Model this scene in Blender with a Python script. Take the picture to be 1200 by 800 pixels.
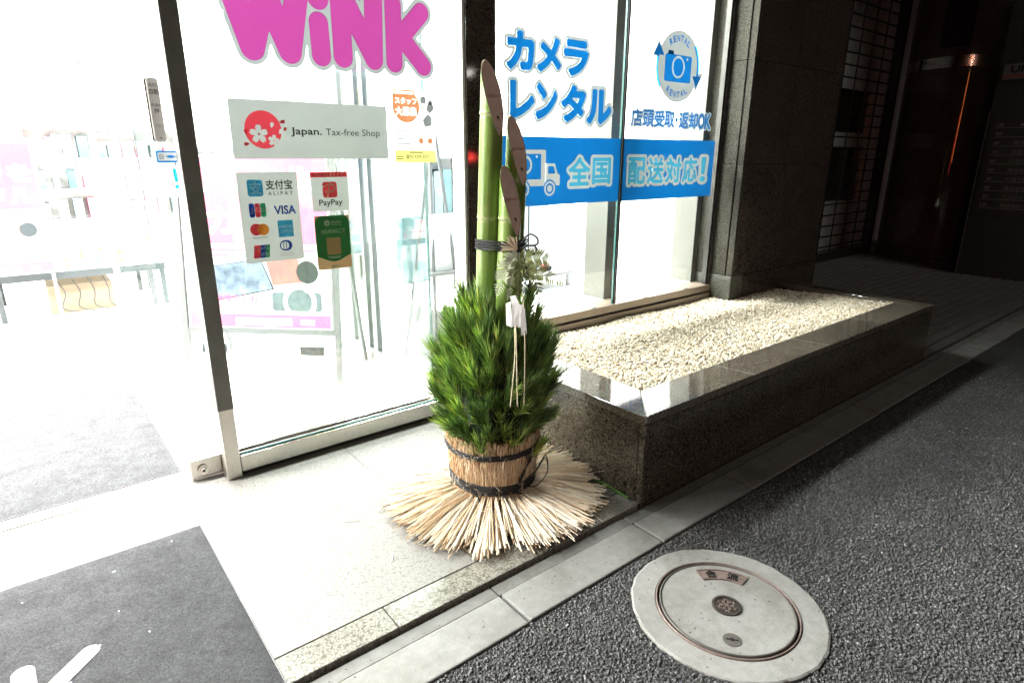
import bpy, math, random
import numpy as np
from mathutils import Vector, Matrix
for o in list(bpy.data.objects): bpy.data.objects.remove(o)
SC = bpy.context.scene
COL = SC.collection
RNG = np.random.default_rng(11); random.seed(11)
rad = math.radians

# ------------------------------------------------------------ camera, world, light, exposure
cam = bpy.data.cameras.new('camera'); cam.sensor_width = 36; cam.lens = 36*718/1200
cam.clip_start = 0.02; cam.clip_end = 400
co = bpy.data.objects.new('camera', cam); COL.objects.link(co); SC.camera = co
pt, yaw, rl = rad(16.97), rad(51.22), rad(0.21)
F = Vector((math.cos(yaw)*math.cos(pt), math.sin(yaw)*math.cos(pt), -math.sin(pt)))
R = Vector((math.sin(yaw), -math.cos(yaw), 0)); U = R.cross(F)
R2 = R*math.cos(rl)+U*math.sin(rl); U2 = U*math.cos(rl)-R*math.sin(rl)
co.matrix_world = Matrix(((R2.x, U2.x, -F.x, 0), (R2.y, U2.y, -F.y, 0), (R2.z, U2.z, -F.z, 1.15), (0, 0, 0, 1)))

w = bpy.data.worlds.new('World'); SC.world = w; w.use_nodes = True
nt = w.node_tree; nt.nodes.clear()
sky = nt.nodes.new('ShaderNodeTexSky'); sky.sky_type = 'NISHITA'; sky.sun_disc = False
sky.sun_elevation = rad(-4); sky.sun_rotation = rad(200)
bg = nt.nodes.new('ShaderNodeBackground'); bg.inputs['Strength'].default_value = 0.10
wo = nt.nodes.new('ShaderNodeOutputWorld')
nt.links.new(sky.outputs[0], bg.inputs[0]); nt.links.new(bg.outputs[0], wo.inputs[0])

sl = bpy.data.lights.new('street_glow', 'SUN'); sl.energy = 0.36; sl.angle = rad(25); sl.color = (1, .93, .84)
so = bpy.data.objects.new('street_glow', sl); COL.objects.link(so)
so.rotation_euler = Vector((0.35, 1.0, -0.75)).to_track_quat('-Z', 'Y').to_euler()   # from the street towards the shop front

LAMP = 270.0           # radiance of the shop's ceiling light panels
SC.render.engine = 'CYCLES'
SC.cycles.use_denoising = True; SC.cycles.denoiser = 'OPENIMAGEDENOISE'; SC.cycles.denoising_input_passes = 'RGB_ALBEDO_NORMAL'; SC.cycles.denoising_prefilter = 'ACCURATE'
SC.cycles.use_adaptive_sampling = False
SC.cycles.max_bounces = 10; SC.cycles.diffuse_bounces = 5; SC.cycles.glossy_bounces = 5
SC.cycles.transparent_max_bounces = 24; SC.cycles.transmission_bounces = 8
SC.cycles.sample_clamp_indirect = 12; SC.cycles.caustics_reflective = False; SC.cycles.caustics_refractive = False
vs = SC.view_settings; vs.view_transform = 'Standard'; vs.look = 'None'; vs.exposure = 0; vs.gamma = 1
vs.use_curve_mapping = False

# ------------------------------------------------------------ materials
def new_mat(name):
    m = bpy.data.materials.new(name); m.use_nodes = True; t = m.node_tree; t.nodes.clear()
    out = t.nodes.new('ShaderNodeOutputMaterial'); return m, t, out
def N(t, kind, **kw):
    n = t.nodes.new(kind)
    for k, v in kw.items():
        if k.startswith('i_'): n.inputs[k[2:].replace('_', ' ')].default_value = v
        else: setattr(n, k, v)
    return n
def coords(t, rand=True):
    tc = N(t, 'ShaderNodeTexCoord')
    if not rand: return tc.outputs['Object']
    oi = N(t, 'ShaderNodeObjectInfo'); mul = N(t, 'ShaderNodeVectorMath', operation='SCALE'); mul.inputs['Scale'].default_value = 37.0
    cmb = N(t, 'ShaderNodeCombineXYZ')
    for i in range(3): t.links.new(oi.outputs['Random'], cmb.inputs[i])
    t.links.new(cmb.outputs[0], mul.inputs[0])
    add = N(t, 'ShaderNodeVectorMath', operation='ADD'); t.links.new(tc.outputs['Object'], add.inputs[0]); t.links.new(mul.outputs[0], add.inputs[1])
    return add.outputs[0]
def ramp(t, fac, stops):
    r = N(t, 'ShaderNodeValToRGB'); t.links.new(fac, r.inputs[0]); e = r.color_ramp.elements
    while len(e) < len(stops): e.new(0.5)
    for el, (p, c) in zip(e, stops): el.position = p; el.color = (*c, 1)
    return r.outputs[0]
def noise(t, vec, scale, detail=4, rough=.6):
    n = N(t, 'ShaderNodeTexNoise'); n.inputs['Scale'].default_value = scale; n.inputs['Detail'].default_value = detail
    n.inputs['Roughness'].default_value = rough; t.links.new(vec, n.inputs['Vector']); return n.outputs['Fac']
def mixc(t, fac, a, b, mode='MIX'):
    m = N(t, 'ShaderNodeMix', data_type='RGBA', blend_type=mode)
    for s, v in ((0, fac), (6, a), (7, b)):
        if hasattr(v, 'is_output'): t.links.new(v, m.inputs[s])
        elif s == 0: m.inputs[0].default_value = v
        else: m.inputs[s].default_value = (*v, 1)
    return m.outputs[2]
def bsdf(t, out, col, rough=.5, metal=0., bump=None, bstr=.3, bdist=.002, spec=None):
    b = N(t, 'ShaderNodeBsdfPrincipled')
    for key, v in (('Base Color', col), ('Roughness', rough), ('Metallic', metal)):
        if hasattr(v, 'is_output'): t.links.new(v, b.inputs[key])
        else: b.inputs[key].default_value = (*v, 1) if key == 'Base Color' else v
    if spec is not None: b.inputs['Specular IOR Level'].default_value = spec
    if bump is not None:
        bn = N(t, 'ShaderNodeBump'); bn.inputs['Strength'].default_value = bstr; bn.inputs['Distance'].default_value = bdist
        t.links.new(bump, bn.inputs['Height']); t.links.new(bn.outputs[0], b.inputs['Normal'])
    t.links.new(b.outputs[0], out.inputs[0]); return b
def simple(name, col, rough=.5, metal=0., var=.12, scale=18., bump=.1, spec=None):
    m, t, out = new_mat(name); v = coords(t)
    n = noise(t, v, scale, 5)
    lo = tuple(c*(1-var) for c in col); hi = tuple(min(1, c*(1+var)) for c in col)
    c = ramp(t, n, [(.25, lo), (.75, hi)])
    rr = N(t, 'ShaderNodeMapRange'); rr.inputs['To Min'].default_value = max(0, rough-.06); rr.inputs['To Max'].default_value = min(1, rough+.08)
    t.links.new(n, rr.inputs['Value'])
    bsdf(t, out, c, rr.outputs[0], metal, n, bump, .002, spec); return m
def granite(name, base, spots, rough, dens=(.35, .62), scale=260., bump=.05, stain=.25, spec=None):
    m, t, out = new_mat(name); v = coords(t)
    a = noise(t, v, scale, 2, .7); b = noise(t, v, scale*.45, 2, .6)
    c = ramp(t, a, [(dens[0], spots[0]), (.5, base), (dens[1], spots[1])])
    c = mixc(t, ramp(t, b, [(.56, (0, 0, 0)), (.62, (1, 1, 1))]), c, spots[0])
    st = noise(t, v, 5., 5, .65)
    c = mixc(t, 1.0, c, ramp(t, st, [(.3, (1-stain,)*3), (.65, (1, 1, 1))]), 'MULTIPLY')
    bsdf(t, out, c, rough, 0, a, bump, .0015, spec); return m
M = {}
M['granite_dark'] = granite('dark_granite', (.055, .045, .038), ((.018, .015, .013), (.13, .11, .09)), .04, bump=.02)
M['granite_col'] = granite('column_granite', (.13, .115, .105), ((.07, .06, .055), (.20, .18, .16)), .035, bump=.0)
M['granite_body'] = granite('planter_granite', (.060, .050, .039), ((.018, .015, .012), (.165, .135, .10)), .18, scale=210, bump=.03)
M['granite_cope'] = granite('coping_granite', (.110, .092, .070), ((.05, .043, .034), (.19, .16, .125)), .055, scale=240, bump=.012, spec=.85)
M['granite_pil'] = granite('pilaster_granite', (.050, .046, .035), ((.016, .015, .012), (.12, .11, .09)), .75, bump=.08, spec=.15)
M['strip'] = granite('polished_strip', (.22, .21, .18), ((.12, .115, .095), (.31, .295, .26)), .13, scale=170, bump=.02, stain=.3)
M['greystone'] = granite('grey_paver', (.085, .085, .07), ((.04, .04, .033), (.14, .14, .12)), .35, scale=150, bump=.15, stain=.35)
M['paving'] = granite('white_paving', (.176, .167, .152), ((.115, .108, .098), (.205, .196, .18)), .6, dens=(.30, .55), scale=230, bump=.25, stain=.10)
M['floor'] = granite('shop_floor', (.66, .65, .63), ((.5, .5, .48), (.75, .74, .72)), .22, scale=120, bump=.02, stain=.06)
M['entry'] = granite('entrance_stone', (.20, .187, .18), ((.14, .13, .125), (.26, .245, .24)), .5, scale=150, bump=.1)
M['white'] = simple('white_wall', (.80, .80, .78), .6, var=.03, scale=6)
M['pier_shade'] = simple('shaded_white_panel', (.095, .092, .078), .5, var=.05, scale=5)  # shade on the white piers, lit from behind, put into the base colour
M['steel'] = simple('stainless_steel', (.62, .59, .55), .16, 1., var=.1, scale=90, bump=.06)
M['steel_soft'] = simple('brushed_steel', (.60, .57, .53), .30, 1., var=.1, scale=120, bump=.05)
M['steel_band'] = simple('polished_steel_band', (.66, .64, .62), .17, 1., var=.05, scale=30, bump=.0)
M['bronzealu'] = simple('brown_aluminium', (.235, .185, .145), .38, .35, var=.06, scale=30, bump=.03)
M['darkalu'] = simple('dark_aluminium', (.045, .042, .038), .3, .5, var=.15, scale=40, bump=.03)
M['black'] = simple('black_plastic', (.012, .012, .012), .45, var=.2)
M['greyframe'] = simple('grey_frame', (.024, .031, .034), .4, var=.1)
M['lightframe'] = simple('light_grey_frame', (.20, .207, .207), .35, .3, var=.06)
M['film'] = simple('dark_grey_film', (.15, .148, .142), .32, var=.2, scale=14, bump=.05)
M['rubber'] = simple('dark_gap', (.006, .006, .006), .8)
M['card'] = simple('cardboard', (.20, .16, .11), .8, var=.1)
M['whiteprop'] = simple('white_enamel', (.74, .74, .73), .35, var=.03)
M['cyan'] = simple('cyan_panel', (.05, .10, .11), .5, var=.25, scale=9)
M['bluegrey'] = simple('blue_grey_goods', (.095, .125, .135), .5, var=.35, scale=30)
M['pinkboard'] = simple('pink_print', (.80, .115, .235), .5, var=.04, scale=4)
M['pinkdeep'] = simple('deep_pink_print', (.80, .052, .155), .5, var=.04, scale=4)
M['standwhite'] = simple('grey_white_enamel', (.135, .138, .138), .4, var=.05)
M['palepink'] = simple('pale_pink_print', (.70, .17, .28), .5, var=.04)
M['yellowbox'] = simple('yellow_print', (.55, .36, .05), .5)
M['orangeprint'] = simple('orange_print', (.75, .30, .06), .6)
M['redprint'] = simple('red_print', (.40, .11, .095), .5)
M['skyprint'] = simple('landscape_print', (.14, .18, .24), .4, var=.75, scale=14)
M['bronze'] = simple('cast_bronze', (.17, .125, .108), .55, .2, var=.35, scale=60, bump=.3)
M['bronzedark'] = simple('dark_cast_bronze', (.045, .036, .030), .5, .4, var=.3, scale=60, bump=.3)
M['castgrey'] = simple('grey_cast_plate', (.10, .09, .08), .55, .3, var=.25, scale=50, bump=.3)
M['paper'] = simple('white_paper', (.95, .95, .94), .75, var=.02)
M['cord'] = simple('cream_cord', (.66, .58, .40), .7, var=.1, scale=200)
M['fernpale'] = simple('pale_fern_underside', (.66, .70, .55), .7, var=.15, scale=60)
M['fern'] = simple('dry_fern_green', (.33, .38, .16), .65, var=.35, scale=60)
M['bamboocut'] = simple('cut_bamboo_wood', (.84, .62, .53), .6, var=.14, scale=30, bump=.15)
M['hole'] = simple('hollow_dark', (.004, .003, .003), .9)
M['moss'] = simple('green_moss', (.05, .12, .015), .95, var=.5, scale=120, bump=.6)
M['orangelamp'] = None

def concrete(name, col, pits=.9, scale=1.):
    m, t, out = new_mat(name); v = coords(t)
    a = noise(t, v, 40*scale, 6, .7); b = noise(t, v, 420*scale, 2, .6)
    c = ramp(t, a, [(.25, tuple(x*.80 for x in col)), (.7, tuple(min(1, x*1.08) for x in col))])
    c = mixc(t, ramp(t, b, [(.30, (.7, .7, .7)), (.45, (0, 0, 0))]), c, tuple(x*.55 for x in col))
    vo = N(t, 'ShaderNodeTexVoronoi'); vo.inputs['Scale'].default_value = 46*scale; t.links.new(v, vo.inputs['Vector'])
    pit = ramp(t, vo.outputs['Distance'], [(.09, (1, 1, 1)), (.14, (0, 0, 0))])
    keep = ramp(t, noise(t, v, 23*scale, 2), [(.47, (0, 0, 0)), (.53, (1, 1, 1))])
    pk = mixc(t, 1.0, pit, keep, 'MULTIPLY')
    c = mixc(t, pk, c, tuple(x*.18 for x in col))
    c = mixc(t, 1.0, c, ramp(t, noise(t, v, 4.5*scale, 6, .7), [(.34, (.70, .69, .66)), (.56, (1, 1, 1))]), 'MULTIPLY')
    bsdf(t, out, c, .85, 0, b, .25, .0012); return m
M['kerb'] = concrete('kerb_concrete', (.225, .223, .212))
M['gutter'] = concrete('gutter_concrete', (.17, .168, .158), scale=1.3)
M['manhole'] = concrete('manhole_concrete', (.285, .282, .268), scale=1.0)

def asphalt_mat(name, grain):
    m, t, out = new_mat(name); v = coords(t, False)
    wear = mixc(t, 1.0, ramp(t, noise(t, v, 1.7, 5), [(.32, (.74, .74, .74)), (.66, (1.08, 1.08, 1.08))]), ramp(t, noise(t, v, 7.5, 4), [(.3, (.86, .85, .84)), (.62, (1.04, 1.04, 1.04))]), 'MULTIPLY')
    if grain:
        at = N(t, 'ShaderNodeAttribute', attribute_name='tint')
        c = ramp(t, at.outputs['Fac'], [(0, (.040, .040, .041)), (.5, (.080, .080, .080)), (.9, (.125, .125, .123)), (1, (.24, .235, .23))])
        c = mixc(t, 1.0, c, wear, 'MULTIPLY')
        bsdf(t, out, c, .62, 0, noise(t, v, 500, 2), .3, .001)
    else:
        vo = N(t, 'ShaderNodeTexVoronoi'); vo.inputs['Scale'].default_value = 130; t.links.new(v, vo.inputs['Vector'])
        a = noise(t, v, 210, 3, .7); big = noise(t, v, 1.6, 4)
        c = ramp(t, a, [(.35, (.022, .022, .0225)), (.62, (.052, .052, .052)), (.74, (.085, .085, .083))])
        c = mixc(t, 1.0, c, wear, 'MULTIPLY')
        bsdf(t, out, c, .75, 0, vo.outputs['Distance'], .9, .006)
    return m
M['asphalt'] = asphalt_mat('asphalt', False); M['grit'] = asphalt_mat('asphalt_chips', True)

def tinted(name, stops, rough=.6, transl=0., bumpsc=None, spec=None):
    m, t, out = new_mat(name)
    at = N(t, 'ShaderNodeAttribute', attribute_name='tint')
    c = ramp(t, at.outputs['Fac'], stops)
    b = bsdf(t, out, c, rough, 0, spec=spec)
    if bumpsc:
        v = coords(t, False); bn = N(t, 'ShaderNodeBump'); bn.inputs['Strength'].default_value = .4; bn.inputs['Distance'].default_value = .001
        t.links.new(noise(t, v, bumpsc, 3), bn.inputs['Height']); t.links.new(bn.outputs[0], b.inputs['Normal'])
    if transl:
        tr = N(t, 'ShaderNodeBsdfTranslucent'); t.links.new(c, tr.inputs[0])
        mx = N(t, 'ShaderNodeMixShader'); mx.inputs[0].default_value = transl
        t.links.new(b.outputs[0], mx.inputs[1]); t.links.new(tr.outputs[0], mx.inputs[2]); t.links.new(mx.outputs[0], out.inputs[0])
    return m
M['straw'] = tinted('straw', [(0, (.30, .16, .06)), (.22, (.60, .43, .26)), (.55, (.81, .70, .53)), (1, (.92, .87, .78))], .5)
M['wrap'] = tinted('straw_wrap', [(0, (.20, .10, .045)), (.4, (.58, .395, .235)), (.75, (.75, .57, .38)), (1, (.88, .77, .60))], .65)
M['pebble'] = tinted('pebbles', [(0, (.22, .17, .11)), (.3, (.44, .37, .26)), (.7, (.62, .56, .44)), (1, (.78, .75, .66))], .7, bumpsc=300)
M['rope'] = tinted('black_rope', [(0, (.006, .006, .007)), (1, (.030, .031, .034))], .75)
M['pebblebed'] = simple('pebble_bed', (.08, .065, .045), .9, var=.4, scale=80)

def needle_mat():
    m, t, out = new_mat('pine_needles')
    at = N(t, 'ShaderNodeAttribute', attribute_name='tint'); oi = N(t, 'ShaderNodeObjectInfo')
    c1 = ramp(t, at.outputs['Fac'], [(0, (.040, .085, .045)), (.45, (.220, .350, .105)), (.9, (.48, .61, .23)), (1, (.52, .40, .20))])
    c2 = ramp(t, oi.outputs['Random'], [(0, (.62, .76, .75)), (.5, (1.32, 1.32, 1.22)), (1, (1.85, 1.7, 1.4))])
    c = mixc(t, 1.0, c1, c2, 'MULTIPLY')
    b = bsdf(t, out, c, .34)
    tr = N(t, 'ShaderNodeBsdfTranslucent'); t.links.new(c, tr.inputs[0])
    mx = N(t, 'ShaderNodeMixShader'); mx.inputs[0].default_value = .42
    t.links.new(b.outputs[0], mx.inputs[1]); t.links.new(tr.outputs[0], mx.inputs[2]); t.links.new(mx.outputs[0], out.inputs[0])
    return m
M['needle'] = needle_mat()
def bamboo_mat():
    m, t, out = new_mat('green_bamboo'); v = coords(t)
    mp = N(t, 'ShaderNodeMapping'); mp.inputs['Scale'].default_value = (60, 60, 2.5); t.links.new(v, mp.inputs[0])
    a = noise(t, mp.outputs[0], 1.0, 4, .6); b = noise(t, v, 9, 4)
    c = ramp(t, a, [(.25, (.10, .17, .030)), (.6, (.17, .27, .055)), (.8, (.25, .34, .10))])
    c = mixc(t, ramp(t, b, [(.45, (0, 0, 0)), (.8, (.5, .5, .5))]), c, (.32, .36, .14))
    at = N(t, 'ShaderNodeAttribute', attribute_name='tint')
    c = mixc(t, at.outputs['Fac'], c, (.36, .37, .20))
    bsdf(t, out, c, .30, 0, a, .08, .001); return m
M['bamboo'] = bamboo_mat()
def glass_mat(name, tint=(.96, .985, .98), refl=1.0):
    m, t, out = new_mat(name)
    tr = N(t, 'ShaderNodeBsdfTransparent'); tr.inputs[0].default_value = (*tint, 1)
    gl = N(t, 'ShaderNodeBsdfGlossy'); gl.inputs['Roughness'].default_value = 0.0
    ge = N(t, 'ShaderNodeNewGeometry'); dt = N(t, 'ShaderNodeVectorMath', operation='DOT_PRODUCT')   # Schlick reflectance, same from both faces
    t.links.new(ge.outputs['Normal'], dt.inputs[0]); t.links.new(ge.outputs['Incoming'], dt.inputs[1])
    ab = N(t, 'ShaderNodeMath', operation='ABSOLUTE'); t.links.new(dt.outputs['Value'], ab.inputs[0])
    om = N(t, 'ShaderNodeMath', operation='SUBTRACT'); om.inputs[0].default_value = 1; t.links.new(ab.outputs[0], om.inputs[1])
    pw = N(t, 'ShaderNodeMath', operation='POWER'); t.links.new(om.outputs[0], pw.inputs[0]); pw.inputs[1].default_value = 5
    mu = N(t, 'ShaderNodeMath', operation='MULTIPLY_ADD'); mu.inputs[1].default_value = .96*refl; mu.inputs[2].default_value = .04*refl; t.links.new(pw.outputs[0], mu.inputs[0])
    mx = N(t, 'ShaderNodeMixShader'); t.links.new(mu.outputs[0], mx.inputs[0]); t.links.new(tr.outputs[0], mx.inputs[1]); t.links.new(gl.outputs[0], mx.inputs[2])
    t.links.new(mx.outputs[0], out.inputs[0]); return m
M['glass'] = glass_mat('window_glass')
M['glassedge'] = simple('glass_edge', (.02, .10, .09), .2)
def vinyl(name, col, k=.16, d=.62, rough=.35):
    """A print film on glass: reflects street light, lets part of the shop light through."""
    m, t, out = new_mat(name)
    n = noise(t, coords(t), 25, 3)
    c = ramp(t, n, [(.2, tuple(x*.95 for x in col)), (.8, col)])
    sc1 = mixc(t, 1.0, c, (d, d, d), 'MULTIPLY'); sc2 = mixc(t, 1.0, c, (k, k, k), 'MULTIPLY')
    b = bsdf(t, out, sc1, rough)
    tr = N(t, 'ShaderNodeBsdfTranslucent'); t.links.new(sc2, tr.inputs[0])
    ad = N(t, 'ShaderNodeAddShader'); t.links.new(b.outputs[0], ad.inputs[0]); t.links.new(tr.outputs[0], ad.inputs[1])
    t.links.new(ad.outputs[0], out.inputs[0]); return m
M['v_white'] = vinyl('white_film', (.80, .86, .86), .052)
M['v_outline'] = vinyl('pale_grey_film', (.74, .83, .84), .052)
M['v_blue'] = vinyl('blue_film', (.005, .20, .62), .080)
M['v_cyan'] = vinyl('cyan_film', (.06, .46, .72), .080)
M['v_pink'] = vinyl('pink_film', (.80, .10, .53), .063)
M['v_red'] = vinyl('red_film', (.88, .07, .10), .48, .40)
M['v_black'] = vinyl('black_film', (.03, .03, .03), .48, .40)
M['v_navy'] = vinyl('navy_film', (.01, .06, .42), .48, .40)
M['v_green'] = vinyl('green_film', (.01, .22, .07), .48, .40)
M['v_lgreen'] = vinyl('light_green_film', (.04, .42, .20), .48, .40)
M['v_tan'] = vinyl('tan_film', (.48, .30, .16), .055)
M['v_orange'] = vinyl('orange_film', (.95, .36, .06), .48, .40)
M['v_peach'] = vinyl('peach_film', (1.0, .42, .20), .4, .3)
M['v_lemon'] = vinyl('lemon_film', (1.0, .90, .32), .6, .3)
M['v_paper'] = vinyl('poster_paper', (.95, .95, .94), .20)
M['v_grey'] = vinyl('grey_film', (.30, .32, .33), .48, .40)
M['v_teal'] = vinyl('teal_film', (.02, .55, .66), .5, .4)
M['v_over'] = vinyl('white_ink', (.95, .96, .96), .78, .20)
M['v_blueink'] = vinyl('blue_ink', (.01, .32, .90), .62, .36)
M['v_cyanink'] = vinyl('cyan_ink', (.06, .46, .72), .5, .4)
M['v_disc'] = vinyl('red_disc_film', (.72, .055, .085), .080)
def emit(name, col, s):
    m, t, out = new_mat(name); e = N(t, 'ShaderNodeEmission'); e.inputs[0].default_value = (*col, 1); e.inputs[1].default_value = s
    t.links.new(e.outputs[0], out.inputs[0]); return m
M['lamp'] = emit('ceiling_lamp_diffuser', (1, .985, .95), LAMP)
def mat_carpet(name, lo, hi, bstr, rib=0):
    m, t, out = new_mat(name); v = coords(t, False)
    a = noise(t, v, 230, 4, .8); b = noise(t, v, 14, 5, .6); cx = noise(t, v, 60, 3)
    c = ramp(t, a, [(.3, lo), (.72, hi)])
    c = mixc(t, 1.0, c, ramp(t, b, [(.3, (.72, .72, .72)), (.62, (1.08, 1.08, 1.08))]), 'MULTIPLY')
    c = mixc(t, 1.0, c, ramp(t, cx, [(.3, (.82, .82, .82)), (.7, (1.1, 1.1, 1.1))]), 'MULTIPLY')
    bsdf(t, out, c, .95, 0, a, bstr, .004, .2); return m
M['carpet'] = mat_carpet('grey_carpet_pile', (.012, .0125, .0135), (.084, .087, .093), 1.0)
M['carpetlite'] = mat_carpet('loop_mat', (.014, .0145, .016), (.105, .109, .117), .9)
M['carpetpink'] = mat_carpet('pale_pink_pile', (.20, .165, .17), (.30, .26, .265), .5)

# ------------------------------------------------------------ mesh helpers
class MB:
    def __init__(s): s.V = []; s.F = []; s.T = []; s.tinted = False
    def add(s, verts, faces, tint=0.):
        k = len(s.V); s.V.extend([tuple(v) for v in verts]); s.F.extend([tuple(i+k for i in f) for f in faces])
        s.T.extend([tint]*len(verts)); s.tinted |= bool(tint)
        return s
    def box(s, x0, y0, z0, x1, y1, z1, tint=0.):
        return s.add([(x0,y0,z0),(x1,y0,z0),(x1,y1,z0),(x0,y1,z0),(x0,y0,z1),(x1,y0,z1),(x1,y1,z1),(x0,y1,z1)],
              [(0,3,2,1),(4,5,6,7),(0,1,5,4),(1,2,6,5),(2,3,7,6),(3,0,4,7)], tint)
    def obox(s, c, ax, ay, az, tint=0.):
        c, ax, ay, az = map(Vector, (c, ax, ay, az)); vs = []
        for sz in (-1, 1):
            for sx, sy in ((-1,-1),(1,-1),(1,1),(-1,1)): vs.append(c+ax*sx+ay*sy+az*sz)
        return s.add(vs, [(0,3,2,1),(4,5,6,7),(0,1,5,4),(1,2,6,5),(2,3,7,6),(3,0,4,7)], tint)
    def tube(s, pts, r, n=8, tint=0., caps=True, closed=False, flat=1.):
        pts = [Vector(p) for p in pts]; m = len(pts); rs = r if isinstance(r, (list, tuple)) else [r]*m
        vs = []; up = Vector((0, 0, 1)); prev = None
        for i, p in enumerate(pts):
            if closed: d = pts[(i+1) % m]-pts[i-1]
            else: d = pts[min(i+1, m-1)]-pts[max(i-1, 0)]
            d.normalize()
            if prev is None:
                a = d.cross(up)
                if a.length < 1e-3: a = d.cross(Vector((1, 0, 0)))
            else: a = prev-d*prev.dot(d)
            a.normalize(); prev = a.copy(); b = d.cross(a)
            for k in range(n):
                t = 2*math.pi*k/n; vs.append(p+(a*math.cos(t)+b*math.sin(t)*flat)*rs[i])
        fs = []
        for i in range(m if closed else m-1):
            j = (i+1) % m
            for k in range(n):
                l = (k+1) % n; fs.append((i*n+k, i*n+l, j*n+l, j*n+k))
        if caps and not closed:
            fs.append(tuple(range(n-1, -1, -1))); fs.append(tuple((m-1)*n+k for k in range(n)))
        return s.add(vs, fs, tint)
    def lathe(s, prof, c=(0,0,0), n=48, closed_prof=False, tint=0., caps=True):
        vs = [(c[0]+r*math.cos(2*math.pi*k/n), c[1]+r*math.sin(2*math.pi*k/n), c[2]+z) for r, z in prof for k in range(n)]
        fs = []; m = len(prof)
        for i in range(m if closed_prof else m-1):
            j = (i+1) % m
            for k in range(n):
                l = (k+1) % n; fs.append((i*n+k, i*n+l, j*n+l, j*n+k))
        if not closed_prof and caps:
            if prof[0][0] > 0: fs.append(tuple(range(n-1, -1, -1)))
            if prof[-1][0] > 0: fs.append(tuple((m-1)*n+k for k in range(n)))
        return s.add(vs, fs, tint)
    def prism(s, poly, fn, h0, h1, tint=0.):
        """poly: 2-D outline; fn(x, y, h) -> point; extruded from h0 to h1"""
        n = len(poly); vs = [fn(x, y, h0) for x, y in poly]+[fn(x, y, h1) for x, y in poly]
        fs = [tuple(range(n-1, -1, -1)), tuple(range(n, 2*n))]+[(i, (i+1) % n, n+(i+1) % n, n+i) for i in range(n)]
        return s.add(vs, fs, tint)
    def mesh(s, name, mat=None, smooth=False):
        me = bpy.data.meshes.new(name); me.from_pydata(s.V, [], s.F); me.update()
        if s.tinted:
            a = me.attributes.new('tint', 'FLOAT', 'POINT'); a.data.foreach_set('value', np.array(s.T, dtype=np.float32))
        if mat: me.materials.append(M[mat] if isinstance(mat, str) else mat)
        if smooth: me.polygons.foreach_set('use_smooth', [True]*len(me.polygons))
        return me
    def build(s, name, mat, parent=None, smooth=False, bevel=0., kind=None, label=None, cat=None, group=None):
        return link(name, s.mesh(name, mat, smooth), parent, bevel, kind, label, cat, group)
def link(name, me, parent=None, bevel=0., kind=None, label=None, cat=None, group=None):
    o = bpy.data.objects.new(name, me); COL.objects.link(o)
    if parent is not None:
        o.parent = parent
        base = parent
        T = Vector((0, 0, 0))
        while base is not None:
            if base.type == 'EMPTY': T += base.location
            base = base.parent
        if parent.type == 'EMPTY': o.matrix_parent_inverse = Matrix.Translation(-T)
    if bevel:
        b = o.modifiers.new('bevel', 'BEVEL'); b.width = bevel; b.segments = 2; b.limit_method = 'ANGLE'
    tag(o, label, cat, group, kind); return o
def tag(o, label=None, cat=None, group=None, kind=None):
    for k, v in (('label', label), ('category', cat), ('group', group), ('kind', kind)):
        if v: o[k] = v
    return o
def thing(name, loc, label, cat, group=None, kind=None):
    o = bpy.data.objects.new(name, None); o.location = loc; o.empty_display_size = .1; COL.objects.link(o)
    return tag(o, label, cat, group, kind)
def box(name, mat, a, b, parent=None, bevel=0., **kw):
    return MB().box(*a, *b).build(name, mat, parent, False, bevel, **kw)
def copy_tree(o, loc, label=None):
    """a thing and each of its parts, sharing meshes"""
    c = o.copy(); COL.objects.link(c); c.location = loc
    if label: c['label'] = label
    for ch in list(o.children):
        d = ch.copy(); COL.objects.link(d); d.parent = c; d.matrix_parent_inverse = ch.matrix_parent_inverse.copy()
        for g in list(ch.children):
            e = g.copy(); COL.objects.link(e); e.parent = d; e.matrix_parent_inverse = g.matrix_parent_inverse.copy()
    return c

# ------------------------------------------------------------ flat shapes from signed distance
def polygonize(X, Y, f):
    """marching squares of f<0 on a regular grid -> verts, faces (2-D); full cells merged in rows"""
    ins = f < 0; ny, nx = f.shape; V = []; Fc = []; vid = {}
    def vert(x, y):
        k = (round(x, 6), round(y, 6))
        if k not in vid: vid[k] = len(V); V.append(k)
        return vid[k]
    cnt = ins[:-1, :-1].astype(int)+ins[1:, :-1]+ins[:-1, 1:]+ins[1:, 1:]
    for j in range(ny-1):
        row = cnt[j]; i = 0
        while i < nx-1:
            c = row[i]
            if c == 4:
                k = i
                while k < nx-1 and row[k] == 4: k += 1
                Fc.append((vert(X[i], Y[j]), vert(X[k], Y[j]), vert(X[k], Y[j+1]), vert(X[i], Y[j+1]))); i = k; continue
            if c:
                cs = ((i, j), (i+1, j), (i+1, j+1), (i, j+1)); p = []
                for q in range(4):
                    a, b = cs[q], cs[(q+1) % 4]; fa, fb = f[a[1], a[0]], f[b[1], b[0]]
                    if fa < 0: p.append(vert(X[a[0]], Y[a[1]]))
                    if (fa < 0) != (fb < 0):
                        t = fa/(fa-fb); p.append(vert(X[a[0]]+t*(X[b[0]]-X[a[0]]), Y[a[1]]+t*(Y[b[1]]-Y[a[1]])))
                p = [v for n, v in enumerate(p) if v != p[n-1]]
                if len(p) > 2: Fc.append(tuple(p))
            i += 1
    return V, Fc
def sdf_shape(fn, x0, y0, x1, y1, h):
    X = np.arange(x0-2*h, x1+3*h, h); Y = np.arange(y0-2*h, y1+3*h, h); gx, gy = np.meshgrid(X, Y)
    return polygonize(X, Y, fn(gx, gy))
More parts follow.
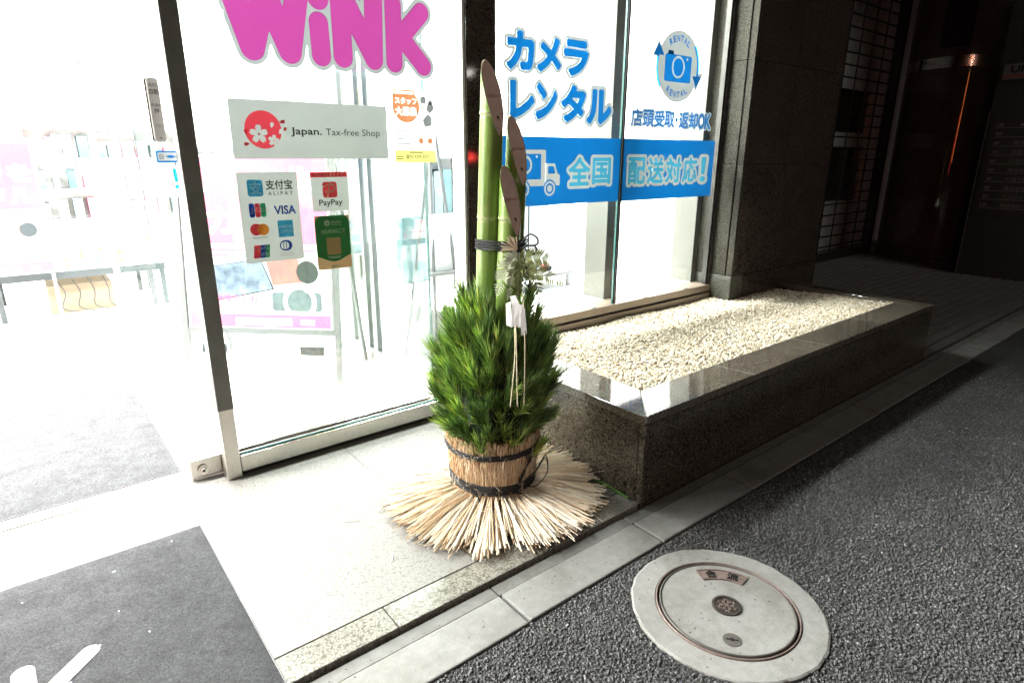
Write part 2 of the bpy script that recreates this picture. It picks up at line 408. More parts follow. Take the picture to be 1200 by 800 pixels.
def seg_d(gx, gy, a, b):
    ax, ay = a; dx, dy = b[0]-ax, b[1]-ay; l = dx*dx+dy*dy+1e-12
    t = np.clip(((gx-ax)*dx+(gy-ay)*dy)/l, 0, 1); return np.hypot(gx-ax-t*dx, gy-ay-t*dy)
def strokes(lines, r):
    def fn(gx, gy):
        d = np.full(gx.shape, 9.)
        for ln in lines:
            rr = r
            if isinstance(ln[-1], float): rr = ln[-1]; ln = ln[:-1]
            if len(ln) == 1: ln = [ln[0], ln[0]]
            for a, b in zip(ln[:-1], ln[1:]): d = np.minimum(d, seg_d(gx, gy, a, b)-rr)
        return d
    return fn
def rrect(cx, cy, hw, hh, r):
    def fn(gx, gy):
        qx = abs(gx-cx)-hw+r; qy = abs(gy-cy)-hh+r
        return np.hypot(np.maximum(qx, 0), np.maximum(qy, 0))+np.minimum(np.maximum(qx, qy), 0)-r
    return fn
def disc(cx, cy, r): return lambda gx, gy: np.hypot(gx-cx, gy-cy)-r
def ringf(cx, cy, r, t): return lambda gx, gy: abs(np.hypot(gx-cx, gy-cy)-r)-t
def union(*fs): return lambda gx, gy: np.minimum.reduce([f(gx, gy) for f in fs])
def minus(a, *bs): return lambda gx, gy: np.maximum.reduce([a(gx, gy)]+[-b(gx, gy) for b in bs])
def grow(f, g): return lambda gx, gy: f(gx, gy)-g
def poly_sdf(pts):
    def fn(gx, gy):
        d = np.full(gx.shape, 9.); ins = np.zeros(gx.shape, bool); n = len(pts)
        for i in range(n):
            a, b = pts[i], pts[(i+1) % n]; d = np.minimum(d, seg_d(gx, gy, a, b))
            c = (a[1] > gy) != (b[1] > gy)
            with np.errstate(divide='ignore', invalid='ignore'): xx = (b[0]-a[0])*(gy-a[1])/(b[1]-a[1])+a[0]
            ins ^= c & (gx < xx)
        return np.where(ins, -d, d)
    return fn
_fc = {}
def font_mesh(body):
    if body in _fc: return _fc[body]
    c = bpy.data.curves.new('letters', 'FONT'); c.body = body; c.size = 1; c.resolution_u = 3
    o = bpy.data.objects.new('letters', c); COL.objects.link(o)
    dg = bpy.context.evaluated_depsgraph_get(); me = bpy.data.meshes.new_from_object(o.evaluated_get(dg))
    me.calc_loop_triangles()
    V = np.array([v.co[:2] for v in me.vertices]).reshape(-1, 2); T = np.array([t.vertices[:] for t in me.loop_triangles]).reshape(-1, 3)
    ec = {}
    for p in me.polygons:
        for k in p.edge_keys: ec[k] = ec.get(k, 0)+1
    E = [k for k, n in ec.items() if n == 1]
    bpy.data.objects.remove(o); bpy.data.curves.remove(c); bpy.data.meshes.remove(me)
    _fc[body] = (V, T, E); return _fc[body]
def text_shape(body, bold=0., res=44, extra=0., hollow=False):
    """glyph outline pushed out by bold(+extra), in em; plain triangles when bold is 0. Returns verts, faces and the bold box"""
    V, T, E = font_mesh(body)
    lo = V.min(0)-bold; hi = V.max(0)+bold
    if bold == 0 and extra == 0: return [tuple(v) for v in V], [tuple(t) for t in T], lo, hi
    g = bold+extra; h = 1./res
    X = np.arange(lo[0]-extra-2*h, hi[0]+extra+3*h, h); Y = np.arange(lo[1]-extra-2*h, hi[1]+extra+3*h, h); gx, gy = np.meshgrid(X, Y)
    d = np.full(gx.shape, 9.)
    for a, b in E:
        a, b = V[a], V[b]; m = g+3*h
        i0, i1 = np.searchsorted(X, [min(a[0], b[0])-m, max(a[0], b[0])+m]); j0, j1 = np.searchsorted(Y, [min(a[1], b[1])-m, max(a[1], b[1])+m])
        sl_ = (slice(j0, j1), slice(i0, i1)); d[sl_] = np.minimum(d[sl_], seg_d(gx[sl_], gy[sl_], a, b))
    ins = np.zeros(gx.shape, bool)
    for t in T:
        p = V[t]; i0, i1 = np.searchsorted(X, [p[:, 0].min(), p[:, 0].max()]); j0, j1 = np.searchsorted(Y, [p[:, 1].min(), p[:, 1].max()])
        s_ = (slice(j0, j1+1), slice(i0, i1+1)); x, y = gx[s_], gy[s_]
        e = [(p[(k+1) % 3][0]-p[k][0])*(y-p[k][1])-(p[(k+1) % 3][1]-p[k][1])*(x-p[k][0]) for k in range(3)]
        ins[s_] |= ((e[0] >= 0) & (e[1] >= 0) & (e[2] >= 0)) | ((e[0] <= 0) & (e[1] <= 0) & (e[2] <= 0))
    f = np.where(ins, -d, d)-g
    if hollow: f = np.maximum(f, -(f+extra))
    Vv, Ff = polygonize(X, Y, f); return Vv, Ff, lo, hi
GP = 2.198                                             # outer face of the street glazing
def wallp(y): return lambda x, z: (x, y, z)
def flat(shape, at, mb=None):
    mb = mb or MB(); mb.add([at(*v) for v in shape[0]], shape[1]); return mb
def fit(body, rect, bold=0., extra=0., res=44, only_h=False, hollow=False):
    """text fitted to rect (x0, z0, x1, z1)"""
    V, Fc, lo, hi = text_shape(body, bold, res, extra, hollow); x0, z0, x1, z1 = rect
    sx = (x1-x0)/(hi[0]-lo[0]); sz = (z1-z0)/(hi[1]-lo[1])
    if only_h: sx = sz
    return [(x0+(v[0]-lo[0])*sx, z0+(v[1]-lo[1])*sz) for v in V], Fc
def text_fn(body, rect, bold=0., extra=0.):
    V, T, E = font_mesh(body); lo = V.min(0)-bold; hi = V.max(0)+bold; x0, z0, x1, z1 = rect
    sx = (x1-x0)/(hi[0]-lo[0]); sz = (z1-z0)/(hi[1]-lo[1])
    def fn(gx, gy):
        out = np.full(gx.shape, 9.); m = (gx > x0-.12*(x1-x0)-.02) & (gx < x1+.12*(x1-x0)+.02)
        X = (gx[m]-x0)/sx+lo[0]; Y = (gy[m]-z0)/sz+lo[1]; d = np.full(X.shape, 9.); ins = np.zeros(X.shape, bool)
        for a, b in E: d = np.minimum(d, seg_d(X, Y, V[a], V[b]))
        for t in T:
            p = V[t]; e = [(p[(k+1) % 3][0]-p[k][0])*(Y-p[k][1])-(p[(k+1) % 3][1]-p[k][1])*(X-p[k][0]) for k in range(3)]
            ins |= ((e[0] >= 0) & (e[1] >= 0) & (e[2] >= 0)) | ((e[0] <= 0) & (e[1] <= 0) & (e[2] <= 0))
        out[m] = (np.where(ins, -d, d)-bold-extra)*min(sx, sz); return out
    return fn
def rect_s(x0, z0, x1, z1): return [(x0, z0), (x1, z0), (x1, z1), (x0, z1)], [(0, 1, 2, 3)]
def rr_s(x0, z0, x1, z1, r, h=.003): return sdf_shape(rrect((x0+x1)/2, (z0+z1)/2, (x1-x0)/2, (z1-z0)/2, r), x0, z0, x1, z1, h)
def disc_s(cx, cz, r, n=28): return [(cx+r*math.cos(2*math.pi*k/n), cz+r*math.sin(2*math.pi*k/n)) for k in range(n)], [tuple(range(n))]
class Sheet:
    """print layers stacked 0.7 mm apart in front of a plane"""
    def __init__(s, parent, at): s.p = parent; s.at = at
    def put(s, name, mat, layer, *shapes, **kw):
        mb = MB()
        for sh in shapes: flat(sh, lambda x, z: s.at(x, z, layer), mb)
        return mb.build(name, mat, s.p, **kw)
def glass_sheet(parent, base=GP): return Sheet(parent, lambda x, z, l: (x, base-.0007*l, z))

# ============================================================ SETTING
MB().add([(-60, -60, 0), (60, -60, 0), (60, .985, 0), (-60, .985, 0)], [(0, 1, 2, 3)]).build('asphalt_pavement', 'asphalt', kind='structure',
    label='dark coarse asphalt pavement in front of the shop', cat='pavement')
box('subsoil', 'rubber', (-60, .98, -.30), (60, 9, -.012), kind='structure', label='dark ground under the paving joints', cat='ground')

def kerb_wobble(bm_y): return bm_y
kerb = thing('kerb', (0, 1.04, 0), 'row of pale concrete kerb blocks between asphalt and paving', 'kerb', kind='structure')
kx = [-5.07+.541*i for i in range(22)]; kx = [x for x in kx]
# joints observed at 0.85, 1.39, 1.90, 2.45, 2.98, 3.53, 4.04
joints = [-6.74, -6.2, -5.66, -5.12, -4.58, -4.04, -3.5, -2.96, -2.42, -1.87, -1.33, -.79, -.25, .30, .848, 1.392, 1.90, 2.45, 2.985, 3.53, 4.045, 4.585, 5.125, 5.665, 6.205, 6.745, 7.285]
for i in range(len(joints)-1):
    a, b = joints[i]+.004, joints[i+1]-.004
    MB().box(a, .979+random.uniform(-.003, .003), -.1, b, 1.103, .005+random.uniform(0, .003)).build('kerb_stone', 'kerb', kerb, False, .004)
gut = thing('gutter_strip', (0, 1.13, 0), 'narrow grey concrete strip behind the kerb blocks', 'gutter', kind='structure')
for i in range(len(joints)-1):
    a, b = joints[i]+.0025, joints[i+1]-.0025
    MB().box(a, 1.1065, -.1, b, 1.1475, .002).build('gutter_block', 'gutter', gut, False, .002)
pav = thing('shop_front_paving', (0, 1.7, 0), 'white rough granite paving with a polished edge strip before the shop door', 'paving', kind='structure')
sj = [-5.3, -4.7, -4.1, -3.5, -2.9, -2.3, -1.7, -1.16, -.62, -.02, .571, 1.10, 1.4835]
for a, b in zip(sj[:-1], sj[1:]):
    MB().box(a+.0015, 1.158, -.1, b-.0015, 1.248, .016).build('edge_stone', 'strip', pav, False, .002)
pj = [-5.3, -4.53, -3.93, -3.33, -2.73, -2.13, -1.53, -.93, -.33, .27, .8735]
for a, b in zip(pj[:-1], pj[1:]):
    for c, d in ((1.2515, 2.26),): MB().box(a+.0006, c, -.1, b-.0006, d, .016).build('paving_slab', 'paving', pav, False, .001)
for c, d in ((1.56, 2.26),): MB().box(.8745, c, -.1, 1.484, d, .016).build('paving_slab', 'paving', pav, False, .001)
for a, b in ((.886, 1.083), (1.086, 1.283), (1.286, 1.3605), (1.3635, 1.484)):
    for c, d in ((1.2515, 1.40), (1.403, 1.5575)): MB().box(a+.001, c, -.1, b-.001, d, .015).build('paving_slab', 'greystone', pav, False, .001)
MB().box(.8747, 1.2515, -.1, .8845, 1.5575, .0165).build('joint_rail', 'steel_soft', pav)
MB().box(1.4838, 1.158, -.05, 1.4855, 1.20, .018).build('joint_rail', 'steel_soft', pav)

# entrance floor on the right: stone bars with open grooves between them
ent = thing('entrance_floor', (5, 2, 0), 'dark entrance floor of long stone bars with grooves beside the planter', 'floor', kind='structure')
y = 1.158; k = 0
while y < 4.4:
    x0 = 4.035 if y < 1.79+.2 else 4.43
    MB().box(x0, y, -.05, 12, y+.070, .006).build('floor_bar', 'entry', ent, False, .002); y += .0885; k += 1
MB().box(4.035, 1.148, -.05, 12, 1.1545, .010).build('edge_rail', 'steel_soft', ent)
box('shop_floor_base', 'rubber', (-5.5, 2.262, -.1), (3.36, 8.2, -.002), kind='structure', label='dark bed below the shop floor tiles', cat='floor')

shopf = thing('shop_floor', (1, 5, 0), 'bright white tiled floor inside the shop', 'floor', kind='structure')
xs = [-5.39, -4.56, -3.96, -3.36, -2.76, -2.16, -1.56, -.96, -.36, .33, .93, 1.53, 2.13, 2.73, 3.35]; ys = [2.35, 2.62, 3.22, 3.82, 4.42, 5.02, 5.62, 6.22, 6.82, 7.42, 8.0]
for a, b in zip(xs[:-1], xs[1:]):
    for c, d in zip(ys[:-1], ys[1:]): MB().box(a+.0025, c+.0025, -.05, b-.0025, d-.0025, .012).build('floor_tile', 'floor', shopf)
track = MB(); track.box(-2.3, 2.262, -.05, 1.50, 2.286, .0155); track.box(-2.3, 2.300, -.05, 1.50, 2.349, .0155)
track.build('door_track', 'steel_soft', shopf)
MB().box(-2.3, 2.286, -.05, 1.5, 2.300, .006).build('track_groove', 'rubber', shopf)

# ---- shop shell
shell = thing('shop_interior', (1, 5, 0), 'white walls and ceiling of the lit shop behind the glass', 'shop', kind='structure')
box('back_wall', 'white', (-5.5, 8.0, -.1), (3.4, 8.1, 2.75), shell)
box('side_wall', 'white', (-5.5, 2.30, -.1), (-5.4, 8.0, 2.75), shell)
box('side_wall', 'white', (3.36, 2.32, -.1), (3.46, 8.0, 2.75), shell)
box('ceiling', 'white', (-5.5, 2.30, 2.6), (3.46, 8.1, 2.75), shell)

# ---- facade stone
fac = thing('shop_facade', (1, 2.3, 0), 'dark polished granite facade around the shop windows', 'building', kind='structure')
box('stone_band', 'granite_dark', (-8, 2.12, 2.42), (3.36, 2.36, 3.4), fac, .004)
box('stone_band', 'granite_dark', (-8, 2.10, 3.405), (3.36, 2.36, 5.2), fac, .004)
box('stone_wall', 'granite_dark', (-8, 2.12, -.1), (-5.3, 2.36, 2.415), fac, .004)
box('column', 'granite_dark', (1.516, 2.185, -.1), (1.662, 2.214, 2.415), fac, .002)
box('column_back', 'white', (1.518, 2.2145, -.1), (1.660, 2.30, 2.41), fac)
pil = thing('granite_pillar', (3.9, 2.2, 0), 'broad dark polished granite pillar at the end of the planter', 'pillar')
rowz = [-.05, .44, 1.10, 1.66, 2.3, 3.0, 4.0, 5.2]
for a, b in zip(rowz[:-1], rowz[1:]):
    if b <= .45:
        box('plinth_stone', 'greystone', (3.352, 2.042, a), (3.47, 2.30, b-.002), pil, .002)
        for xa, xb in ((3.4715, 4.425),): box('plinth_stone', 'granite_dark', (xa, 2.040, a), (xb, 4.4, b-.002), pil, .002)
    else:
        box('pilaster_stone', 'granite_pil', (3.356, 2.090, a), (3.49, 2.30, b-.002), pil, .002)
        box('pilaster_stone', 'granite_pil', (3.362, 2.046, a), (3.49, 2.086, b-.002), pil, .002)
        for xa, xb in ((3.382, 3.860), (3.862, 4.42)): box('facing_slab', 'granite_dark', (xa, 2.0445 if xa < 3.4 else 2.045, a), (xb, 2.045 if False else 4.4, b-.002), pil, .0015)

# ============================================================ SHOP FRONT
# fixed glass panel with the stickers
gp = thing('fixed_glass_panel', (1.0, 2.2, .016), 'large fixed glass panel in a stainless frame behind the pine decoration', 'window')
box('pane', 'glass', (.478, 2.200, .096), (1.506, 2.208, 2.40), gp)
box('bottom_rail', 'steel', (.492, 2.188, .032), (1.515, 2.226, .096), gp, .002)
box('rail_shadow_gap', 'rubber', (.492, 2.196, .0155), (1.515, 2.22, .033), gp)
box('glass_edge', 'glassedge', (.492, 2.2005, .0965), (1.505, 2.2075, .100), gp)
box('post', 'steel_soft', (.437, 2.180, .016), (.488, 2.232, 2.41), gp, .003)
box('post_film', 'film', (.4355, 2.1785, .285), (.4895, 2.2335, 2.409), gp, .003)
box('side_bead', 'whiteprop', (1.504, 2.195, .097), (1.5155, 2.215, 2.40), gp)
box('top_rail', 'darkalu', (.488, 2.19, 2.385), (1.515, 2.225, 2.415), gp)

# sliding door standing open behind it
sd = thing('sliding_door', (.80, 2.27, .016), 'frameless glass sliding door standing open behind the steel post', 'door')
box('pane', 'glass', (.333, 2.262, .098), (1.36, 2.270, 2.38), sd)
rail = box('bottom_rail', 'steel', (.333, 2.250, .022), (1.36, 2.282, .098), sd, .002)
lk = MB(); lk.tube([(.373, 2.249, .057), (.373, 2.240, .057)], .0175, 24); lk.build('lock', 'steel_soft', rail)
lk = MB(); lk.tube([(.373, 2.2405, .057), (.373, 2.232, .057)], [.0125, .010], 24); lk.build('lock_cylinder', 'steel', rail)
lk = MB(); lk.tube([(.373, 2.2325, .057), (.373, 2.2312, .057)], .0045, 12); lk.build('keyhole', 'hole', rail)
box('glass_edge', 'glassedge', (.3325, 2.2625, .0985), (.335, 2.2695, 2.37), sd)
# touch switch: flat oval plate on a white base
ts = MB(); ts.add(*[(lambda V, Fc: ([(x, 2.246, z) for x, z in V], Fc))(*rr_s(.386, 1.184, .4165, 1.366, .010))][0])
sw = thing('touch_switch', (.40, 2.262, 1.18), 'slim dark grey touch switch in a white holder on the sliding door', 'door switch')
out = [(.386, 1.19), (.392, 1.184), (.412, 1.184), (.418, 1.19), (.418, 1.362), (.412, 1.368), (.392, 1.368), (.386, 1.362)]
MB().prism([(x-.006, z) for x, z in out], lambda x, z, h: (x, h, z), 2.2618, 2.250).build('holder', 'steel', sw, False, .001)
MB().prism(out, lambda x, z, h: (x, h, z), 2.2498, 2.243).build('face_plate', 'paper', sw, False, .001)
S = Sheet(sw, lambda x, z, l: (x, 2.2425-.0004*l, z))
S.put('lettering', 'black', 1, fit('AUTO', (.390, 1.342, .414, 1.352)), fit('自動', (.390, 1.320, .414, 1.336)), fit('押', (.396, 1.266, .409, 1.280)))
S.put('lettering', 'black', 1, fit('してください', (.3915, 1.225, .4125, 1.235)), rect_s(.399, 1.193, .407, 1.1955), fit('PUSH', (.391, 1.285, .413, 1.294)))

def sticker(name, label, cat, loc, group=None): return thing(name, loc, label, cat, group)
# door stickers
st = sticker('door_sticker', 'small white sticker with a blue border and two pointed ovals on the sliding door', 'sticker', (.42, 2.261, 1.12))
S = Sheet(st, lambda x, z, l: (x, 2.2612-.0007*l, z))
S.put('sheet', 'v_blue', 1, sdf_shape(minus(rrect(.427, 1.13875, .043, .01775, .004), rrect(.42725, 1.139, .03875, .0125, .0005)), .384, 1.121, .470, 1.1565, .0015)); S.put('panel', 'v_white', 1, rect_s(.3885, 1.1265, .466, 1.1515))
S.put('lettering', 'v_black', 3, fit('自', (.393, 1.131, .404, 1.147)))
lens = lambda cx: sdf_shape(lambda gx, gy: np.maximum(np.hypot(gx-cx, gy-1.139+.016)-.0205, np.hypot(gx-cx, gy-1.139-.016)-.0205), cx-.02, 1.13, cx+.02, 1.148, .0012)
S.put('oval', 'v_blueink', 3, lens(.424), lens(.450))
st = sticker('warning_sticker', 'warning sticker with red writing and two turquoise exclamation marks on the sliding door', 'sticker', (.43, 2.261, 1.015))
S = Sheet(st, lambda x, z, l: (x, 2.2612-.0007*l, z))
S.put('sheet', 'v_paper', 1, rr_s(.400, 1.014, .472, 1.112, .006, .002))
ex = lambda cx: sdf_shape(union(strokes([[(cx-.0015, 1.098), (cx, 1.066)]], .0055), disc(cx, 1.047, .0065)), cx-.01, 1.03, cx+.01, 1.11, .0012)
S.put('exclamation_mark', 'v_teal', 2, ex(.431), ex(.449))
S.put('lettering', 'v_red', 3, fit('注', (.409, 1.045, .424, 1.063), .03), fit('意', (.455, 1.045, .470, 1.063), .03)); S.put('lettering', 'v_teal', 3, fit('開閉注意・AUTO', (.404, 1.018, .468, 1.027)))
S.put('line_drawing', 'v_grey', 3, fit('手～', (.414, 1.096, .436, 1.108)))

# header over doors
box('door_header', 'darkalu', (-1.56, 2.18, 2.386), (.437, 2.33, 2.414), label='dark metal beam running over the open doorway', cat='door frame')
box('door_jamb', 'steel', (-1.56, 2.18, .016), (-1.51, 2.34, 2.384), label='stainless jamb at the far side of the open doorway', cat='door frame')

lg = thing('fixed_glass_panel', (-3.4, 2.2, .016), 'long added glass panel letting out shop light beyond the open doorway', 'window')  # unseen glazing added so shop light reaches the decoration from the left
box('pane', 'glass', (-5.29, 2.200, .096), (-1.57, 2.208, 2.385), lg); box('bottom_rail', 'steel', (-5.29, 2.188, .016), (-1.57, 2.226, .096), lg); box('top_rail', 'darkalu', (-5.29, 2.19, 2.3855), (-1.57, 2.225, 2.415), lg)
# show window
sw_ = thing('show_window', (2.5, 2.2, .27), 'wide two-pane show window over the gravel planter', 'window')
box('pane', 'glass', (1.665, 2.200, .372), (2.476, 2.208, 2.40), sw_); box('pane', 'glass', (2.486, 2.200, .372), (3.340, 2.208, 2.40), sw_)
box('mullion', 'darkalu', (2.474, 2.193, .3725), (2.4885, 2.216, 2.40), sw_); box('glass_edge', 'glassedge', (2.4685, 2.1995, .373), (2.4738, 2.209, 2.40), sw_)
box('sill', 'bronzealu', (1.664, 2.180, .332), (3.352, 2.30, .3715), sw_, .002)
box('sill_groove', 'rubber', (1.664, 2.192, .321), (3.352, 2.29, .3315), sw_)
box('sill', 'bronzealu', (1.664, 2.178, .20), (3.352, 2.30, .3205), sw_, .002)
box('side_frame', 'darkalu', (3.338, 2.186, .373), (3.3535, 2.24, 2.40), sw_, .002)
box('side_frame', 'darkalu', (3.322, 2.196, .3735), (3.337, 2.22, 2.40), sw_, .001)
box('side_frame', 'darkalu', (1.6625, 2.190, .373), (1.668, 2.23, 2.40), sw_)
box('top_frame', 'darkalu', (1.664, 2.186, 2.39), (3.352, 2.23, 2.416), sw_)
for x in (1.95, 2.30, 2.72, 3.10):
    box('setting_block', 'lightframe', (x, 2.186, .3722), (x+.03, 2.199, .3765), sw_)

# ============================================================ PLANTER
pl = thing('stone_planter', (2.75, 1.6, 0), 'long low planter box of dark polished granite filled with gravel', 'planter')
X0, X1, Y0, Y1, ZT = 1.485, 4.030, 1.150, 2.04, .335
cj = [X0+.178, 2.130, 2.745, 3.36, X1]
for a, b in ((X0+.026, 2.13), (2.13, 2.745), (2.745, 3.36), (3.36, X1-.002)):
    box('front_slab', 'granite_body', (a+.0012, Y0+.003, -.02), (b-.0012, Y0+.03, ZT-.031), pl, .001)
box('corner_stone', 'granite_body', (X0+.003, Y0+.0028, -.02), (X0+.025, Y0+.028, ZT-.031), pl, .002)
for a, b in ((Y0+.030, 1.66), (1.66, 2.18)):
    box('side_slab', 'granite_body', (X0+.003, a+.0012, -.02), (X0+.032, b-.0012, ZT-.031), pl, .001)
box('end_slab', 'granite_body', (X1-.03, Y0+.032, -.02), (X1-.003, 2.0, ZT-.031), pl, .001)
def quadslab(name, pts, z0, z1, mat): return MB().prism(pts, lambda x, y, h: (x, y, h), z0, z1).build(name, mat, pl, False, .0015)
IX, IY = X0+.180, Y0+.178
quadslab('coping_stone', [(X0, Y0+.0018), (IX-.001, IY+.0018), (IX-.001, 1.66), (X0, 1.66)], ZT-.030, ZT, 'granite_cope')
quadslab('coping_stone', [(X0, 1.6625), (IX-.001, 1.6625), (IX-.001, 2.183), (X0, 2.183)], ZT-.030, ZT, 'granite_cope')
def slope(o):
    for v in o.data.vertices: v.co.z += .004-.0095*min(1, max(0, (v.co.y-Y0)/(IY-Y0)))
slope(quadslab('coping_stone', [(X0+.0018, Y0), (2.129, Y0), (2.129, IY), (IX+.0018, IY)], ZT-.030, ZT, 'granite_cope'))
for a, b in ((2.132, 2.744), (2.747, 3.36), (3.363, 3.93)):
    slope(quadslab('coping_stone', [(a, Y0), (b, Y0), (b, IY), (a, IY)], ZT-.030, ZT, 'granite_cope'))
quadslab('coping_stone', [(3.9325, Y0), (X1, Y0), (X1, 2.038), (3.9325, 2.038)], ZT-.030, ZT, 'granite_cope')
# pale grouted joints
gj = MB()
for x in (2.1305, 2.7455, 3.3615): gj.box(x-.0014, Y0+.001, ZT-.03, x+.0014, IY, ZT-.0008)
gj.box(X0+.001, 1.6604, ZT-.03, IX-.001, 1.6622, ZT-.0008)
for s in (0,):
    a = Vector((X0+.001, Y0+.001, ZT-.012)); b = Vector((IX, IY, ZT-.012)); d = (b-a).normalized(); n = Vector((-d.y, d.x, 0))
    gj.obox((a+b)/2, (b-a)/2, n*.0022, (0, 0, .0112))
slope(gj.build('joint_filler', 'kerb', pl))
MB().add([(IX-.01, IY-.01, .300), (3.935, IY-.01, .300), (3.935, 2.19, .255), (IX-.01, 2.19, .255)], [(0, 1, 2, 3)]).build('soil_bed', 'pebblebed', pl)
MB().tube([(X0-.002, y_, .018+.002*math.sin(y_*40)) for y_ in np.arange(1.20, 1.75, .02)], [.004+.003*random.random() for _ in np.arange(1.20, 1.75, .02)], 5).build('moss_line', 'moss', pl)

def icosa():
    t = (1+5**.5)/2
    v = np.array([(-1,t,0),(1,t,0),(-1,-t,0),(1,-t,0),(0,-1,t),(0,1,t),(0,-1,-t),(0,1,-t),(t,0,-1),(t,0,1),(-t,0,-1),(-t,0,1)], float); v /= np.linalg.norm(v[0])
    f = np.array([(0,11,5),(0,5,1),(0,1,7),(0,7,10),(0,10,11),(1,5,9),(5,11,4),(11,10,2),(10,7,6),(7,1,8),(3,9,4),(3,4,2),(3,2,6),(3,6,8),(3,8,9),(4,9,5),(2,4,11),(6,2,10),(8,6,7),(9,8,1)])
    return v, f
def octa():
    v = np.array([(1,0,0),(-1,0,0),(0,1,0),(0,-1,0),(0,0,1),(0,0,-1)], float)
    return v, np.array([(0,2,4),(2,1,4),(1,3,4),(3,0,4),(2,0,5),(1,2,5),(3,1,5),(0,3,5)])
def pebbles(name, mat, P, R_, base, squash, jit, tints, smooth, **kw):
    """one mesh of many stones: centres P (n,3), radii R_"""
    v, f = base; n = len(P); nv = len(v)
    S_ = np.stack([RNG.uniform(.75, 1.35, n), RNG.uniform(.75, 1.2, n), RNG.uniform(*squash, n)], 1)
    a = RNG.uniform(0, 2*np.pi, n); tl = RNG.normal(0, .35, n); ca, sa, ct, st_ = np.cos(a), np.sin(a), np.cos(tl), np.sin(tl)
    q = v[None]*S_[:, None]*(1+RNG.uniform(-jit, jit, (n, nv, 1)))
    y2 = q[..., 1]*ct[:, None]-q[..., 2]*st_[:, None]; z2 = q[..., 1]*st_[:, None]+q[..., 2]*ct[:, None]
    x3 = q[..., 0]*ca[:, None]-y2*sa[:, None]; y3 = q[..., 0]*sa[:, None]+y2*ca[:, None]
    V = np.stack([x3, y3, z2], -1)*R_[:, None, None]+P[:, None]
    Fc = f[None]+(np.arange(n)*nv)[:, None, None]
    me = bpy.data.meshes.new(name); V = V.reshape(-1, 3).astype(np.float32); Fc = Fc.reshape(-1, 3).astype(np.int32)
    me.vertices.add(len(V)); me.vertices.foreach_set('co', V.ravel()); me.loops.add(Fc.size); me.loops.foreach_set('vertex_index', Fc.ravel())
    me.polygons.add(len(Fc)); me.polygons.foreach_set('loop_start', np.arange(0, Fc.size, 3, dtype=np.int32)); me.update(calc_edges=True)
    at = me.attributes.new('tint', 'FLOAT', 'POINT'); at.data.foreach_set('value', np.repeat(tints, nv).astype(np.float32))
    me.polygons.foreach_set('use_smooth', [smooth]*len(Fc)); me.materials.append(M[mat])
    return link(name, me, **kw)
# gravel
sp = .0086; gx, gy = np.meshgrid(np.arange(IX+.004, 3.928, sp), np.arange(IY+.004, 2.176, sp)); n = gx.size
px_ = gx.ravel()+RNG.uniform(-.5, .5, n)*sp; py_ = gy.ravel()+RNG.uniform(-.5, .5, n)*sp
keep = ~((px_ > 3.345) & (py_ > 2.036)); px_, py_ = px_[keep], py_[keep]; n = len(px_)
tt = (py_-IY)/(2.18-IY)
pz = .322-.040*tt**1.3+.004*np.sin(px_*9)*np.cos(py_*13)+RNG.normal(0, .0025, n)
rr = RNG.uniform(.0040, .0080, n)
edge = np.minimum(px_-IX, py_-IY); px_ = np.maximum(px_, IX+rr*1.0); py_ = np.maximum(py_, IY+rr*1.0)
pebbles('gravel', 'pebble', np.stack([px_, py_, pz], 1), rr, icosa(), (.6, .95), .16, np.clip(RNG.normal(.5, .28, n), 0, 1), False,
        kind='stuff', label='cream and tan gravel filling the granite planter', cat='gravel')

# asphalt chips near the camera
MH = (1.29, .694, .250)
def chips(x0, x1, y0, y1, sp, fade):
    gx, gy = np.meshgrid(np.arange(x0, x1, sp), np.arange(y0, y1, sp)); n = gx.size
    x = gx.ravel()+RNG.uniform(-.5, .5, n)*sp; y_ = gy.ravel()+RNG.uniform(-.5, .5, n)*sp
    k = (np.hypot(x-MH[0], y_-MH[1]) > MH[2]+.006*RNG.random(n))
    dirv = x*.626+y_*.78; side = x*.78-y_*.626
    k &= (dirv > .30) & (side > -1.0*dirv-.4) & (RNG.random(n) < np.clip((1.45*dirv+.5-side)/.7, 0, 1))
    k &= RNG.random(n) < np.clip(1.15-(x-fade)/1.6, 0, 1)
    return x[k], y_[k]
ax, ay = chips(-.3, 4.4, -1.6, .973, .0078, 2.6); n = len(ax)
pebbles('asphalt_grit', 'grit', np.stack([ax, ay, RNG.uniform(-.0016, .0022, n)], 1), RNG.uniform(.0034, .0062, n), octa(), (.5, .85), .25,
        np.clip(RNG.beta(2, 2.6, n)+(RNG.random(n) > .992)*.5, 0, 1), False, kind='stuff', label='coarse grey chippings standing out of the asphalt', cat='asphalt chips')

# ============================================================ MANHOLE
mh = thing('manhole_cover', (MH[0], MH[1], 0), 'round concrete manhole cover with bronze plates set in the asphalt', 'manhole')
mcx, mcy = MH[0], MH[1]
up = Vector((.094, .076, 0)).normalized(); rt = Vector((up.y, -up.x, 0))
def mp(x, y, z): return (mcx+rt.x*x+up.x*y, mcy+rt.y*x+up.y*y, z)
fr = MB(); pr = [(.1845, -.05), (.1845, .006), (.186, .0075), (.243, .0075), (.248, .005), (.250, -.05)]
nn = 220; vsr = []; 
for r, z in pr:
    for k in range(nn):
        a = 2*math.pi*k/nn; q = r+(.0011*math.sin(7*a)+.0009*math.sin(23*a+1)+random.uniform(-.0011, .0011) if r > .24 else 0); vsr.append((mcx+q*math.cos(a), mcy+q*math.sin(a), z))
fr.add(vsr, [(i*nn+k, i*nn+(k+1) % nn, (i+1)*nn+(k+1) % nn, (i+1)*nn+k) for i in range(len(pr)-1) for k in range(nn)])
fr.build('frame_ring', 'manhole', mh)
